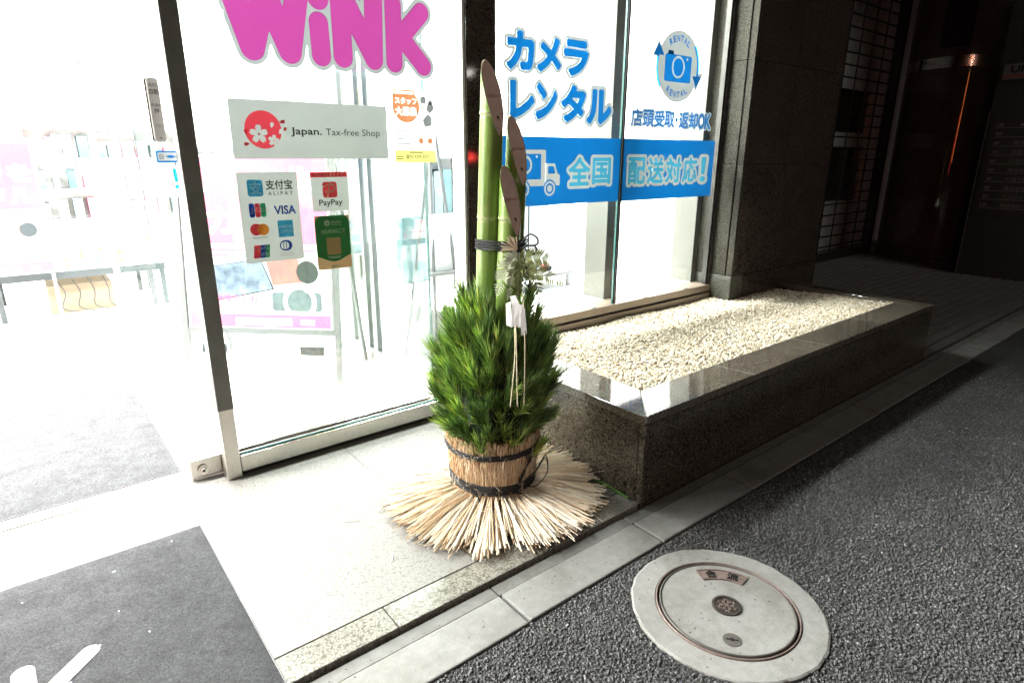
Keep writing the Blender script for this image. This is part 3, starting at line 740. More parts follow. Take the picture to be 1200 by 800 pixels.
MB().lathe([(.1835, -.03), (.1835, .0085), (.1815, .0105), (.1795, .0105), (.1785, .004), (.1775, -.03)], (mcx, mcy, 0), 96).build('steel_ring', 'bronze', mh, True)
MB().lathe([(.1735, -.03), (.1735, .0095), (.1720, .0110), (.1690, .0110), (.1680, .006), (.1680, -.03)], (mcx, mcy, 0), 96).build('steel_ring', 'castgrey', mh, True)
MB().lathe([(.1775, -.012), (.1735, -.012), (.1735, -.0125)], (mcx, mcy, 0), 64).build('ring_groove', 'hole', mh)
lid = MB().lathe([(.1670, -.03), (.1678, .0088)], (mcx, mcy, 0), 96).build('lid', 'manhole', mh)
def sector(r0, r1, a0, a1, n=14):
    return [(r1*math.sin(a0+(a1-a0)*i/n), r1*math.cos(a0+(a1-a0)*i/n)) for i in range(n+1)]+[(r0*math.sin(a1-(a1-a0)*i/n), r0*math.cos(a1-(a1-a0)*i/n)) for i in range(n+1)]
a_ = rad(28)
MB().prism(sector(.106, .148, -a_, a_), mp, .004, .0105).build('name_plate', 'bronze', lid)
b_ = MB(); b_.prism(sector(.1445, .148, -a_, a_), mp, .009, .0125); b_.prism(sector(.106, .109, -a_, a_), mp, .009, .0125)
for s in (-1, 1): b_.prism(sector(.109, .1445, s*a_-rad(.9), s*a_+rad(.9), 1), mp, .009, .0124)
b_.build('plate_border', 'bronze', lid)
tx = MB()
for ch, ca in (('合', -13.5), ('流', 13.5)):
    V, Fc = fit(ch, (-.0150, -.0155, .0150, .0155), .014); aa = rad(ca)
    P2 = [(x*math.cos(aa)+(y+.127)*math.sin(aa), -x*math.sin(aa)+(y+.127)*math.cos(aa)) for x, y in V]
    tx.add([mp(x, y, .0128) for x, y in P2], Fc); tx.add([mp(x, y, .0106) for x, y in P2], Fc)
tx.build('lettering', 'hole', lid)
MB().lathe([(.0305, .004), (.0305, .0125), (.0375, .0125), (.0385, .004)], (mcx, mcy, 0), 40).build('emblem_rim', 'bronzedark', lid)
MB().lathe([(.030, .002), (.0305, .0095)], (mcx, mcy, 0), 32).build('emblem_disc', 'bronzedark', lid)
em = MB()
for k in range(6):
    a = k*math.pi/3
    em.lathe([(.0045, .0096), (.0040, .0125), (.0018, .0125), (.0015, .0100)], (*mp(.0145*math.cos(a), .0145*math.sin(a), 0)[:2], 0), 12)
    for s in (-1, 1):
        c0 = (.022*math.cos(a+.52), .022*math.sin(a+.52)); d = a+.52+s*.6
        em.tube([mp(c0[0]+.0062*math.cos(d+t*1.57), c0[1]+.0062*math.sin(d+t*1.57), .0112) for t in (-1, 1)], .0013, 5)
    em.tube([mp(.006*math.cos(a), .006*math.sin(a), .0112), mp(.010*math.cos(a), .010*math.sin(a), .0112)], .0015, 5)
em.lathe([(.005, .0096), (.0048, .0128), (.002, .0128), (.0018, .01)], (mcx, mcy, 0), 14)
em.build('emblem_relief', 'bronze', lid)
kpx, kpy = 0.0, -.122
MB().lathe([(0, .0102), (.022, .0102), (.0235, .004)], (*mp(kpx, kpy, 0)[:2], 0), 30).build('key_plate', 'castgrey', lid)
kh = MB(); kh.prism([(-.015+kpx, -.0022+kpy), (.015+kpx, -.0022+kpy), (.015+kpx, .0022+kpy), (-.015+kpx, .0022+kpy)], mp, .0104, .0107)
kh.prism([(.0058*math.cos(t*.5236)+kpx, .0058*math.sin(t*.5236)+kpy) for t in range(12)], mp, .01045, .0109); kh.build('keyhole', 'hole', lid)

# ============================================================ MATS
def pile_mat(name, x0, y0, x1, y1, z, th, mat, label, ang=0., hs=.02):
    t = thing(name, ((x0+x1)/2, (y0+y1)/2, z), label, 'mat')
    nx = max(2, int((x1-x0)/hs)); ny = max(2, int((y1-y0)/hs)); vs_ = []; fs = []
    for j in range(ny+1):
        for i in range(nx+1):
            x = x0+(x1-x0)*i/nx; y_ = y0+(y1-y0)*j/ny
            e = 0 if i in (0, nx) or j in (0, ny) else 1
            vs_.append((x, y_, z+th*(.55+.45*e)+(.0013*math.sin(x*23+y_*9)*math.sin(y_*17-x*5)+random.uniform(-.0006, .0006))*e))
    for j in range(ny):
        for i in range(nx): a = j*(nx+1)+i; fs.append((a, a+1, a+nx+2, a+nx+1))
    m = MB(); m.add(vs_, fs); o = m.build('pile', mat, t, True)
    if ang: t.rotation_euler.z = ang; o.matrix_parent_inverse = Matrix.Translation(-t.location)
    MB().box(x0-.004, y0-.004, z-.0005, x1+.004, y1+.004, z+th*.5).build('rubber_border', 'black', t)
    return t
em_ = pile_mat('entrance_mat', -1.15, .995, .287, 1.938, .0165, .0075, 'carpet', 'dark grey pile mat with pale letters lying outside the doorway')
# pale letter woven into the mat, running out of the picture
mb = MB()
arm = sdf_shape(union(strokes([[(-.043, 1.534), (-.128, 1.452), (-.045, 1.36)]], .0215), strokes([[(-.168, 1.552), (-.158, 1.34)]], .0225)), -.22, 1.30, 0, 1.58, .004)
mb.add([(x, y_, .0258) for x, y_ in arm[0]], arm[1]); mb.build('woven_letter', 'carpetpink', em_)
# scraps of straw and lint on it
lt = MB()
for _ in range(8):
    x, y_ = random.uniform(-.25, .26), random.uniform(1.25, 1.90); a = random.uniform(0, 6.3); l = random.choice((.0012, .0015, .002, .004))
    lt.obox((x, y_, .0262), (l*math.cos(a), l*math.sin(a), 0), (-.001*math.sin(a), .001*math.cos(a), 0), (0, 0, .0007))
lt.build('lint', 'paper', em_, kind='stuff')
pile_mat('loop_mat', -1.15, 2.372, .318, 3.66, .0125, .006, 'carpetlite', 'pale grey loop mat just inside the open doorway', hs=.04)
pile_mat('loop_mat', -1.15, 4.10, .43, 4.33, .0125, .006, 'carpetlite', 'narrow pale grey loop mat deeper inside the shop', hs=.04)

# ============================================================ KADOMATSU (pine and bamboo decoration)
CX, CY = 1.15, 1.535
KR = Vector((.78, -.626, 0)); KT = Vector((-.626, -.78, 0))
def kp(u, t, z): return Vector((CX, CY, 0))+KR*u+KT*t+Vector((0, 0, z))
km = thing('kadomatsu', (CX, CY, .016), 'new year decoration of three green bamboos, pine and straw before the dark column', 'new year decoration')

# straw skirt: stalks fanned out on the paving
ss = MB()
def stalk(mb, a, r0, r1, z0, z1, w, tint, dev=0.):
    p0 = Vector((CX+r0*math.cos(a), CY+r0*math.sin(a), z0)); a2 = a+dev
    p1 = Vector((CX+r1*math.cos(a2), CY+r1*math.sin(a2), z1))
    if p1.x > 1.478:                                     # bent up against the planter
        f = (1.478-p0.x)/(p1.x-p0.x); p1 = p0+(p1-p0)*max(.3, f); p1.z += .03*random.random()
    mid = (p0+p1)/2+Vector((0, 0, random.uniform(-.006, .012)))
    d = (p1-p0).normalized(); s = Vector((-d.y, d.x, 0))*w; u = Vector((0, 0, w*.8)); vs_ = []
    for p, k in ((p0, .8), (mid, 1), (p1, .95)): vs_ += [p-s*k, p+u*k, p+s*k, p-u*.6*k]
    mb.add(vs_, [(i*4+k, i*4+(k+1) % 4, i*4+4+(k+1) % 4, i*4+4+k) for i in range(2) for k in range(4)]+[(8, 9, 10, 11)], tint)
azk = math.atan2(KT.y, KT.x)
clump = [RNG.uniform(-1, 1) for _ in range(72)]
gap_a = math.atan2(kp(.075, .38, 0).y-CY, kp(.075, .38, 0).x-CX); gap_b = math.atan2(kp(-.085, .38, 0).y-CY, kp(-.085, .38, 0).x-CX)
for i in range(1750):
    a = random.uniform(0, 2*math.pi); ci = int(a/(2*math.pi)*72) % 72; lay = random.random()
    ga = abs((a-gap_a+math.pi) % (2*math.pi)-math.pi); gb = abs((a-gap_b+math.pi) % (2*math.pi)-math.pi)
    r1 = random.gauss(.350, .016)+clump[ci]*.016+.022*max(0, math.cos(a-azk))
    if ga < .10: r1 -= .10*(1-ga/.10)*random.uniform(.7, 1.1)
    if gb < .05: r1 -= .05*random.uniform(.5, 1.2)
    if random.random() < .03: r1 *= random.uniform(.6, .9)
    a += (round(a/(2*math.pi)*44)/44*2*math.pi-a)*.45
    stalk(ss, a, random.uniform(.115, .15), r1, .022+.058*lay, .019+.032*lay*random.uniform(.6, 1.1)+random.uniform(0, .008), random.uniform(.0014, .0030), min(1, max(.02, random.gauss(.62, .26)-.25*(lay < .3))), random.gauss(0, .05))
for i in range(70):                                       # loose wisps
    a = random.uniform(0, 6.28); stalk(ss, a, random.uniform(.14, .3), random.uniform(.3, .42), .07, .03+random.random()*.035, .0008, random.uniform(.4, .9), random.gauss(0, .35))
for i in range(22):
    a = random.uniform(0, 6.28); rr0 = random.uniform(.36, .52); p = Vector((CX+rr0*math.cos(a), CY+rr0*math.sin(a), .0185)); a2 = random.uniform(0, 6.28); l = random.uniform(.008, .030)
    if p.x < 1.45 and p.y > 1.27: ss.obox(p, (l*math.cos(a2), l*math.sin(a2), 0), (-.0008*math.sin(a2), .0008*math.cos(a2), 0), (0, 0, .0008), random.uniform(.4, .9))
ss.build('straw_skirt', 'straw', km, kind='stuff')

# wrapped tub
core = MB(); core.lathe([(.134, .02), (.140, .08), (.150, .17), (.158, .262), (.12, .262), (.115, .20), (0, .20)], (CX, CY, 0), 40)
tub = core.build('straw_tub', 'wrap', km, True)
wr = MB()
def tub_r(z): return .134+.024*min(1, (z-.02)/.242)
for i in range(2600):
    a = random.uniform(0, 2*math.pi); z0 = random.choice((.016, .016, random.uniform(.02, .2))); z1 = min(random.uniform(.256, .284), z0+random.uniform(.1, .26)); dz = random.gauss(0, .085)
    pts = []
    for f in (0, .33, .66, 1):
        z = z0+(z1-z0)*f; b = a+dz*f; r = tub_r(z)+random.uniform(.0, .0085)*(.55+.45*math.sin(a*31+z*14)*math.sin(z*60+a*9))
        for rz in (.224, .104): r -= .005*math.exp(-((z-rz)/.012)**2)
        pts.append((CX+r*math.cos(b), CY+r*math.sin(b), z))
    wr.tube(pts, random.uniform(.0006, .0014), 3, min(1, max(.02, random.gauss(.55, .27))), caps=False)
for i in range(170):
    a = random.uniform(0, 2*math.pi); z = random.uniform(.03, .25); r = tub_r(z)+.004; b = a+random.uniform(-.25, .25)
    wr.tube([(CX+r*math.cos(a), CY+r*math.sin(a), z), (CX+(r+.012)*math.cos((a+b)/2), CY+(r+.012)*math.sin((a+b)/2), z+random.uniform(-.02, .02)), (CX+(r+.008)*math.cos(b), CY+(r+.008)*math.sin(b), z+random.uniform(-.03, .03))], .0006, 3, .9, caps=False)
wr.build('straw_wrap', 'wrap', tub, kind='stuff')

def twisted(mb, path, r, strands=3, turns=9., closed=False, sub=1):
    """a rope of twisted strands along a path"""
    pts = [Vector(p) for p in path]; m = len(pts)
    for s in range(strands):
        out = []
        for i, p in enumerate(pts):
            d = (pts[(i+1) % m]-pts[i-1]) if closed else (pts[min(i+1, m-1)]-pts[max(i-1, 0)])
            d.normalize(); a = d.cross(Vector((0, 0, 1)))
            if a.length < .1: a = d.cross(Vector((1, 0, 0)))
            a.normalize(); b = d.cross(a); t = 2*math.pi*(s/strands+turns*i/m)
            out.append(p+(a*math.cos(t)+b*math.sin(t))*r*.55)
        mb.tube(out, r*.62, 5, random.uniform(.2, 1), closed=closed)
def tub_ring(z, tilt, phase, n=150, off=.004, r=.0055):
    P = []
    for k in range(n):
        a = 2*math.pi*k/n; zz = z+tilt*math.sin(a-phase); rr_ = tub_r(zz)+off; P.append((CX+rr_*math.cos(a), CY+rr_*math.sin(a), zz))
    return P
az = math.atan2(KT.y, KT.x)
rp = MB(); twisted(rp, tub_ring(.229, .005, az+1.2), .0056, 3, 46, True); twisted(rp, tub_ring(.218, .003, az+1.5), .0056, 3, 46, True)
rp.build('tub_rope', 'rope', km, True)
rp = MB()
for dz in (-.008, .002, .012, .021): twisted(rp, tub_ring(.096+dz, .007+dz*.12, az+2.4), .0054, 3, 46, True)
def onrim(da, z, off): a = az+da; r = tub_r(z)+off; return Vector((CX+r*math.cos(a), CY+r*math.sin(a), z))
def spline(P, n=10):
    P = [Vector(p) for p in P]; out = []
    for i in range(len(P)-1):
        p0, p1, p2, p3 = P[max(i-1, 0)], P[i], P[i+1], P[min(i+2, len(P)-1)]
        for k in range(n):
            t = k/n; out.append(.5*((2*p1)+(p2-p0)*t+(2*p0-5*p1+4*p2-p3)*t*t+(3*p1-p0-3*p2+p3)*t**3))
    return out+[P[-1]]
# diagonal lashing, bow loops and hanging ends at the right of the tub
for k in range(4): twisted(rp, spline([onrim(.72+.05*k, .222, .012), onrim(.80+.03*k, .19, .014), onrim(.70-.03*k, .14, .014), onrim(.60+.02*k, .105, .013)]), .0022, 2, 20)
for k, (w_, h_) in enumerate(((.16, .05), (.18, .058))):
    twisted(rp, spline([onrim(.70, .118, .012), onrim(.95, .128+h_*.4, .03), onrim(1.02+w_*.6, .14+h_, .045), onrim(1.12+w_, .12, .05), onrim(.98, .092, .036), onrim(.74, .104, .014)]), .0019, 2, 26)
for k in range(3): twisted(rp, spline([onrim(-.42+.05*k, .094, .012), onrim(-.22, .066-.006*k, .018), onrim(-.02, .054-.005*k, .020), onrim(.16, .066, .017), onrim(.32, .090, .012)]), .0021, 2, 24)
twisted(rp, spline([onrim(.45, .095, .010), onrim(.6, .080, .014), onrim(.75, .072, .014), onrim(.82, .060, .014)]), .0026, 2, 16)
twisted(rp, spline([onrim(-1.08, .094, .006), onrim(-1.16, .082, .012), onrim(-1.22, .068, .014)]), .0042, 3, 6)
for k in range(3): twisted(rp, spline([onrim(-.75+.06*k, .125, .010), onrim(-.55+.05*k, .10, .012), onrim(-.40+.05*k, .078, .012)]), .0011, 2, 12)
rp.build('tub_rope', 'rope', km, True)

# bamboo
LEAN = KR*.035
def bamboo(u, t, r, ztip, cut, nodes, ph):
    base = kp(u, t, .22); n = 48; z_lo = ztip-cut
    c = lambda z: base+Vector((0, 0, z-.22))+LEAN*(z-.55)
    m = MB(); levels = [.22]
    for nz in nodes: levels += [nz-.012, nz-.004, nz-.0015, nz+.0015, nz+.004, nz+.012]
    levels = sorted(z for z in levels+[.35, .5, .62, .75, .9, 1.0, 1.1]+[z_lo+cut*q/12 for q in range(13)] if z < ztip)
    def rr_(z):
        q = r*(1-.05*(z-.4))
        for nz in nodes:
            q += .0022*math.exp(-((z-nz-.003)/.0028)**2)-.0016*math.exp(-((z-nz+.003)/.0022)**2)
        return q
    # clipped by a steep cut facing the street, lowest at -Y, rounded like a spoon at the tip
    LA = rad(-82)
    def cutz(k): s = (1-math.cos(2*math.pi*k/n-LA))/2; return z_lo+cut*(s**.72)
    rows = []
    for z_ in levels+[ztip+.01]:
        rows.append([])
        for k in range(n):
            z = min(z_, cutz(k)); rows[-1].append(c(z)+Vector((math.cos(2*math.pi*k/n), math.sin(2*math.pi*k/n), 0))*(rr_(z) if z_ < ztip else r*(1-.05*(z-.4))))
    vs_ = [p for row in rows for p in row]; m.add(vs_, [(i*n+k, i*n+(k+1) % n, (i+1)*n+(k+1) % n, (i+1)*n+k) for i in range(len(rows)-1) for k in range(n)])
    m.T = [0.]*len(m.V); m.tinted = True
    for i, p in enumerate(m.V):
        d = min(abs(p[2]-nz-.001) for nz in nodes); m.T[i] = .75*max(0, 1-d/.009)
    st = m.build('bamboo', 'bamboo', km, True)
    top = rows[-1]; rim = MB(); cen = []
    inner = []
    for k in range(n):
        p = top[k]; cz = c(p.z); q = cz+(p-cz)*.90; q.z = p.z-.0005; inner.append(q)
    rim.add(top+inner, [(k, (k+1) % n, n+(k+1) % n, n+k) for k in range(n)]); rim.build('cut_rim', 'paperwood', st)
    fc = MB(); dd = []
    for k in range(n):
        p = inner[k]; cz = c(p.z); dd.append(cz+(p-cz)*.93-Vector((math.cos(LA), math.sin(LA), 0))*.0022)
        fc.add(inner+dd, [(k, (k+1) % n, n+(k+1) % n, n+k) for k in range(n)])
    cdd = [c(p.z) for p in inner]
    half = [(k, (n-k) % n) for k in range(0, n//2+1)]
    k0 = int(round(LA/(2*math.pi)*n)) % n                    # the face is a strip of rungs from the lowest point to the tip
    for q in range(n//2):
        a1, a2, b1, b2 = (k0+q) % n, (k0+q+1) % n, (k0-q) % n, (k0-q-1) % n
        fc.add([dd[a1], dd[a2], dd[b2], dd[b1]], [(0, 1, 2, 3)])
    fc.build('cut_face', 'bamboocut', st)
    # small open hollow low on the face, where the cut meets the joint
    kz = z_lo+cut*.24; s = (.24)**(1/.72); yy = -1+2*s
    dl = Vector((math.cos(LA), math.sin(LA), 0)); pc = c(kz)-dl*(yy*r*.86)+dl*.0012; ax = Vector((-dl.y, dl.x, 0))*.0036; ay = -dl*r*.065+Vector((0, 0, cut*.022))
    hl = MB(); hn = dl*.003+Vector((0, 0, .0008))
    hl.add([pc-ax*1.05+ay+hn, pc+ax*1.05+ay+hn, pc+ax*.5-ay*.9+hn, pc-ax*.3-ay*1.2+hn], [(0, 3, 2, 1)]); hl.build('hollow', 'hole', st)
M['paperwood'] = simple('cut_rim_wood', (.46, .38, .24), .6, var=.1)
bamboo(-.022, 0.0, .0365, 1.412, .212, (.545, .962, 1.262), 0)
bamboo(.056, -.036, .0345, 1.262, .205, (.50, .80, 1.07), 1)
bamboo(.042, .036, .0350, 1.118, .205, (.58, .962), 2)

# pine sprigs: a few needle brushes, copied many times
def sprig_mesh(n, L, spread, dry):
    m = MB()
    stem = [(0, 0, 0), (.004*random.uniform(-1, 1), .004*random.uniform(-1, 1), L*.5), (.008*random.uniform(-1, 1), .008*random.uniform(-1, 1), L)]
    m.tube(stem, [.0024, .002, .0012], 4, .97)
    for i in range(n):
        f = random.random()**.75; z = L*(.08+.92*f); a = random.uniform(0, 6.283)
        sp_ = spread*(1.15-.55*f)*random.uniform(.35, 1.35); l = random.uniform(.060, .112)*(1.0 if f < .9 else .9)
        d = Vector((math.cos(a)*math.sin(sp_), math.sin(a)*math.sin(sp_), math.cos(sp_))); s = d.cross(Vector((random.uniform(-1, 1), random.uniform(-1, 1), random.uniform(-1, 1)))).normalized()
        b = Vector((0, 0, z)); g = Vector((0, 0, -.006*random.random()))
        mid = b+d*l*.55; tip = b+d*l+g-Vector((0, 0, .004)); w_ = random.uniform(.00110, .00155); q = d.cross(s)
        t = min(.93, max(.0, random.gauss(.44, .30))); t = .96 if random.random() < dry else t
        vs_ = [b+s*w_, b-s*w_*.5+q*w_*.86, b-s*w_*.5-q*w_*.86, mid+s*w_, mid-s*w_*.5+q*w_*.86, mid-s*w_*.5-q*w_*.86, tip]
        m.add(vs_, [(0, 1, 4, 3), (1, 2, 5, 4), (2, 0, 3, 5), (3, 4, 6), (4, 5, 6), (5, 3, 6)], t)
    return m.mesh('pine_sprig', 'needle')
SPR = [sprig_mesh(100, .11, .36, .015) for _ in range(5)]+[sprig_mesh(80, .09, .28, .03) for _ in range(4)]
tiers = [  # radius of the tips, height of the tips, count, tilt, how deep the stems start
    (.200, .325, 46, .85), (.155, .335, 26, .60), (.215, .425, 50, .85), (.165, .445, 30, .5), (.205, .525, 44, .62), (.135, .545, 24, .35),
    (.185, .610, 34, .50), (.150, .665, 26, .36), (.118, .722, 22, .28), (.075, .69, 9, .2)]
for r, z, n, tilt in tiers:
    for k in range(n):
        if random.random() < .14: continue
        a = 2*math.pi*(k+random.uniform(-.45, .45))/n; q = r*random.uniform(.80, 1.07); zz = z+random.gauss(0, .022); tl = tilt*random.uniform(.6, 1.05)
        d = Vector((math.cos(a)*math.sin(tl), math.sin(a)*math.sin(tl), math.cos(tl)))
        tip = Vector((CX+.008+q*math.cos(a), CY+q*math.sin(a), zz)); org = tip-d*random.uniform(.13, .15)
        o = bpy.data.objects.new('pine_sprig', random.choice(SPR)); COL.objects.link(o); o.parent = km; o.matrix_parent_inverse = Matrix.Translation(-km.location)
        s = random.uniform(.85, 1.06)
        o.matrix_basis = Matrix.Translation(org) @ d.to_track_quat('Z', 'Y').to_matrix().to_4x4() @ Matrix.Rotation(random.uniform(0, 6.28), 4, 'Z') @ Matrix.Scale(s, 4)
pc = MB().lathe([(.10, .20), (.135, .30), (.125, .42), (.10, .52), (.065, .62), (.02, .66)], (CX, CY, 0), 16).build('pine_heart', simple('pine_core_shade', (.012, .022, .010), .9, var=.5, scale=40), km)  # near-black core, the inner shade between the sprigs put into its colour

# rope and ornaments on the bamboo
orn = MB()
def hull(z):
    cs = [(-.022, 0, .0375), (.056, -.036, .0355), (.042, .036, .036)]; P = []
    for k in range(60):
        a = 2*math.pi*k/60; d = (math.cos(a), math.sin(a)); u, t, r = max(cs, key=lambda c: c[0]*d[0]+c[1]*d[1]+c[2]); P.append(kp(u+d[0]*r, t+d[1]*r, z)+LEAN*(z-.55))
    return P
for dz in (-.012, -.004, .004, .012): twisted(orn, hull(.884+dz), .0040, 3, 26, True)
kn = kp(.083, .085, .884); orn.obox(kn, KR*.011, KT*.010, (0, 0, .013), .4)
def loop3(pts, r=.0022): twisted(orn, spline([kp(*p) for p in pts]), r, 2, 18)
loop3([(.085, .09, .886), (.098, .095, .908), (.116, .098, .925), (.137, .095, .915), (.140, .09, .897), (.122, .09, .890), (.104, .092, .893), (.088, .092, .888)], .0026)
loop3([(.085, .09, .884), (.100, .098, .886), (.112, .10, .892), (.130, .098, .891), (.136, .095, .878), (.124, .09, .862), (.110, .09, .866), (.104, .092, .880), (.088, .092, .882)], .0026)
loop3([(.086, .09, .890), (.100, .092, .905), (.112, .094, .910), (.104, .094, .898), (.09, .092, .888)], .0022)
loop3([(.090, .09, .880), (.100, .1, .855), (.108, .105, .825), (.112, .11, .80), (.104, .112, .782), (.118, .115, .772), (.116, .112, .79)], .0028)
loop3([(.088, .09, .880), (.104, .1, .86), (.118, .105, .84), (.122, .11, .81), (.110, .112, .79)], .0018)
loop3([(.095, .1, .80), (.099, .105, .785), (.108, .11, .776)], .0022)
orn.build('bamboo_rope', 'rope', km, True)
fan = MB()
for k in range(15):
    f = k/14; a = rad(182-92*f+random.uniform(-5, 5)); l = random.uniform(.036, .054)
    b = kp(.079, .095, .878); tip = kp(.079+math.cos(a)*l, .098, .878+math.sin(a)*l*.95); fan.tube([b, tip], [.0012, .0020], 5, random.uniform(.15, .8))
fan.build('straw_fan', 'straw', km)
def frond(P, w_, mat, n=15, roll=0., droop=.3):
    sp_ = spline([kp(*p) for p in P], 8); m = MB(); L = len(sp_); m.tube(sp_, [.0012*(1-.7*i/L) for i in range(L)], 4)
    for i in range(1, n+1):
        f = i/(n+1); j = min(L-2, int(f*(L-1))); p = sp_[j]; d = (sp_[j+1]-sp_[j]).normalized()
        side = d.cross(KT).normalized(); side = (side*math.cos(roll)+KT*math.sin(roll)).normalized()
        ll = w_*(math.sin(math.pi*min(1, (.18+.82*f)))**.7)*(1-.25*f)
        for s in (-1, 1):
            dirv = (side*s+d*.55-Vector((0, 0, droop))*.5).normalized(); q = dirv.cross(KT).normalized(); wl = .0034*(1-.3*f)
            a, b, c_ = p, p+dirv*ll*.5, p+dirv*ll
            m.add([a+q*wl*.5, a-q*wl*.5, b+q*wl+KT*.002, c_, b-q*wl+KT*.002], [(0, 1, 4, 3, 2)])
    return m.build('fern_frond', mat, km)
frond([(.085, .095, .850), (.118, .11, .858), (.160, .125, .858), (.205, .13, .832)], .040, 'fern', 18, .2, .3)
frond([(.090, .10, .815), (.125, .115, .818), (.170, .13, .808), (.222, .135, .782)], .040, 'fern', 18, .3, .6)
frond([(.078, .10, .860), (.055, .11, .842), (.036, .125, .80), (.018, .135, .742)], .042, 'fernpale', 19, -.3, .2)
frond([(.080, .10, .85), (.070, .12, .82), (.062, .135, .785), (.050, .145, .735)], .030, 'fernpale', 19, .5, .2)
frond([(.085, .10, .85), (.080, .125, .81), (.085, .14, .77), (.078, .15, .735)], .030, 'fern', 15, .9, .4)
frond([(.080, .10, .87), (.060, .11, .862), (.048, .12, .835), (.046, .12, .81)], .020, 'fernpale', 12, .1, .3)
frond([(.10, .10, .83), (.125, .12, .805), (.142, .13, .770), (.150, .13, .735)], .034, 'fern', 13, .5, .4)
# folded paper and cords
def strip3(pts, w0): # zigzag paper strip: list of (u,t,z) centre points with half width vectors
    m = MB()
    for (a, b) in zip(pts[:-1], pts[1:]):
        A, B = kp(*a[:3]), kp(*b[:3]); s = KR*w0; th = KT*.0006
        m.add([A-s, A+s, B+s, B-s], [(0, 1, 2, 3)]); m.add([A-s-th, A+s-th, B+s-th, B-s-th], [(3, 2, 1, 0)])
    return m
pp = MB()
def pquad(*p):
    q = [kp(*x) for x in p]; t = KT*.0007; pp.add(q+[v-t for v in q], [(0, 1, 2, 3), (7, 6, 5, 4)]+[(i, 4+i, 4+(i+1) % 4, (i+1) % 4) for i in range(4)])
pquad((.058, .160, .752), (.074, .163, .756), (.100, .176, .700), (.080, .180, .662))
pquad((.066, .1655, .735), (.096, .170, .728), (.090, .186, .665), (.062, .186, .668))
pquad((.088, .178, .705), (.102, .174, .72), (.109, .190, .646), (.092, .192, .640))
pquad((.046, .150, .728), (.060, .155, .735), (.066, .182, .664), (.048, .178, .668))
pp.build('folded_paper', 'paper', km)
def cordobj(P, r=.0017): MB().tube(spline([kp(*p) for p in P]), r, 6).build('hanging_cord', 'cord', km, True)
cordobj([(.068, .15, .72), (.0735, .19, .655), (.072, .222, .56), (.0605, .236, .435)])
cordobj([(.070, .15, .72), (.0765, .192, .655), (.079, .224, .56), (.082, .238, .437)])
cordobj([(.096, .13, .76), (.102, .185, .66), (.103, .22, .55), (.101, .234, .438)], .0019)

# ============================================================ WRITING AND STICKERS ON THE GLASS
# large pink shop name
wk = sticker('shop_lettering', 'big rounded pink shop name with a pale outline on the fixed glass panel', 'lettering', (1.0, GP, 1.44))
S = glass_sheet(wk)
rW = .0365
LET = {'W': [[(.622, 1.73), (.6953, 1.474), (.7501, 1.640), (.8169, 1.474), (.872, 1.73)]],
       'i': [[(.9225, 1.5715), (.924, 1.4705)]], 'dot': [[(.9263, 1.648)]],
       'N': [[(1.003, 1.474), (1.004, 1.69), (1.121, 1.476), (1.131, 1.70)]],
       'K': [[(1.2061, 1.665), (1.2032, 1.4715)], [(1.322, 1.652), (1.222, 1.548)], [(1.236, 1.562), (1.3265, 1.4695)]]}
rads = {'W': .0385, 'i': .034, 'dot': .037, 'N': .0355, 'K': .0335}
S.put('outline', 'v_outline', 1, sdf_shape(minus(union(*[grow(strokes(LET[k], rads[k]), .0135) for k in LET]), *[grow(strokes(LET[k], rads[k]), -.0015) for k in LET]), .57, 1.42, 1.38, 1.79, .0028))
for k in ('W', 'N', 'K'): S.put('letter', 'v_pink', 2, sdf_shape(strokes(LET[k], rads[k]), .55, 1.42, 1.38, 1.79, .0022))
S.put('letter', 'v_pink', 2, sdf_shape(union(strokes(LET['i'], rads['i']), strokes(LET['dot'], rads['dot'])), .87, 1.42, .98, 1.70, .0022))

# tax free sign
tf = sticker('tax_free_sign', 'wide white sticker reading Japan. Tax-free Shop with a red blossom emblem', 'sticker', (.88, GP, 1.13))
S = glass_sheet(tf); S.put('sheet', 'v_white', 1, sdf_shape(minus(rrect(.8785, 1.2255, .281, .0935, .006), disc(.7015, 1.2252, .0602)), .5975, 1.132, 1.1595, 1.319, .003))
def petal(cx, cz, a, l, w_):
    P = []
    for t, hw in ((0, .12), (.3, .75), (.62, 1), (.85, .8), (1.0, .35), (.86, 0)):
        P.append((t, hw))
    pts = [(t*l, h*w_) for t, h in P]+[(t*l, -h*w_) for t, h in reversed(P[:-1])]
    return [(cx+x*math.cos(a)-y_*math.sin(a), cz+x*math.sin(a)+y_*math.cos(a)) for x, y_ in pts]
def petal_s(*a): p = petal(*a); return p, [tuple(range(len(p)))]
PET = [petal(.6855, 1.211, rad(90+72*k), .031, .0100) for k in range(5)]+[petal(.7325, 1.191, rad(80+72*k), .0195, .0066) for k in range(5)]+[petal(.728, 1.232, rad(70), .019, .006), petal(.753, 1.213, rad(50), .019, .007)]
S.put('emblem', 'v_disc', 1, sdf_shape(minus(disc(.7015, 1.2252, .0602), *[poly_sdf(p) for p in PET]), .64, 1.16, .765, 1.29, .0015))
S.put('blossom', 'v_white', 1, sdf_shape(lambda gx, gy: np.maximum(union(*[poly_sdf(p) for p in PET])(gx, gy), disc(.7015, 1.2252, .0602)(gx, gy)), .64, 1.16, .765, 1.29, .0015))
S.put('loose_petal', 'v_red', 2, petal_s(.757, 1.250, rad(10), .020, .006), petal_s(.770, 1.222, rad(60), .015, .005), petal_s(.652, 1.181, rad(190), .018, .006), petal_s(.646, 1.209, rad(100), .017, .006))
S.put('stamens', 'v_red', 4, disc_s(.6855, 1.211, .0036, 10), disc_s(.7325, 1.191, .0024, 8))
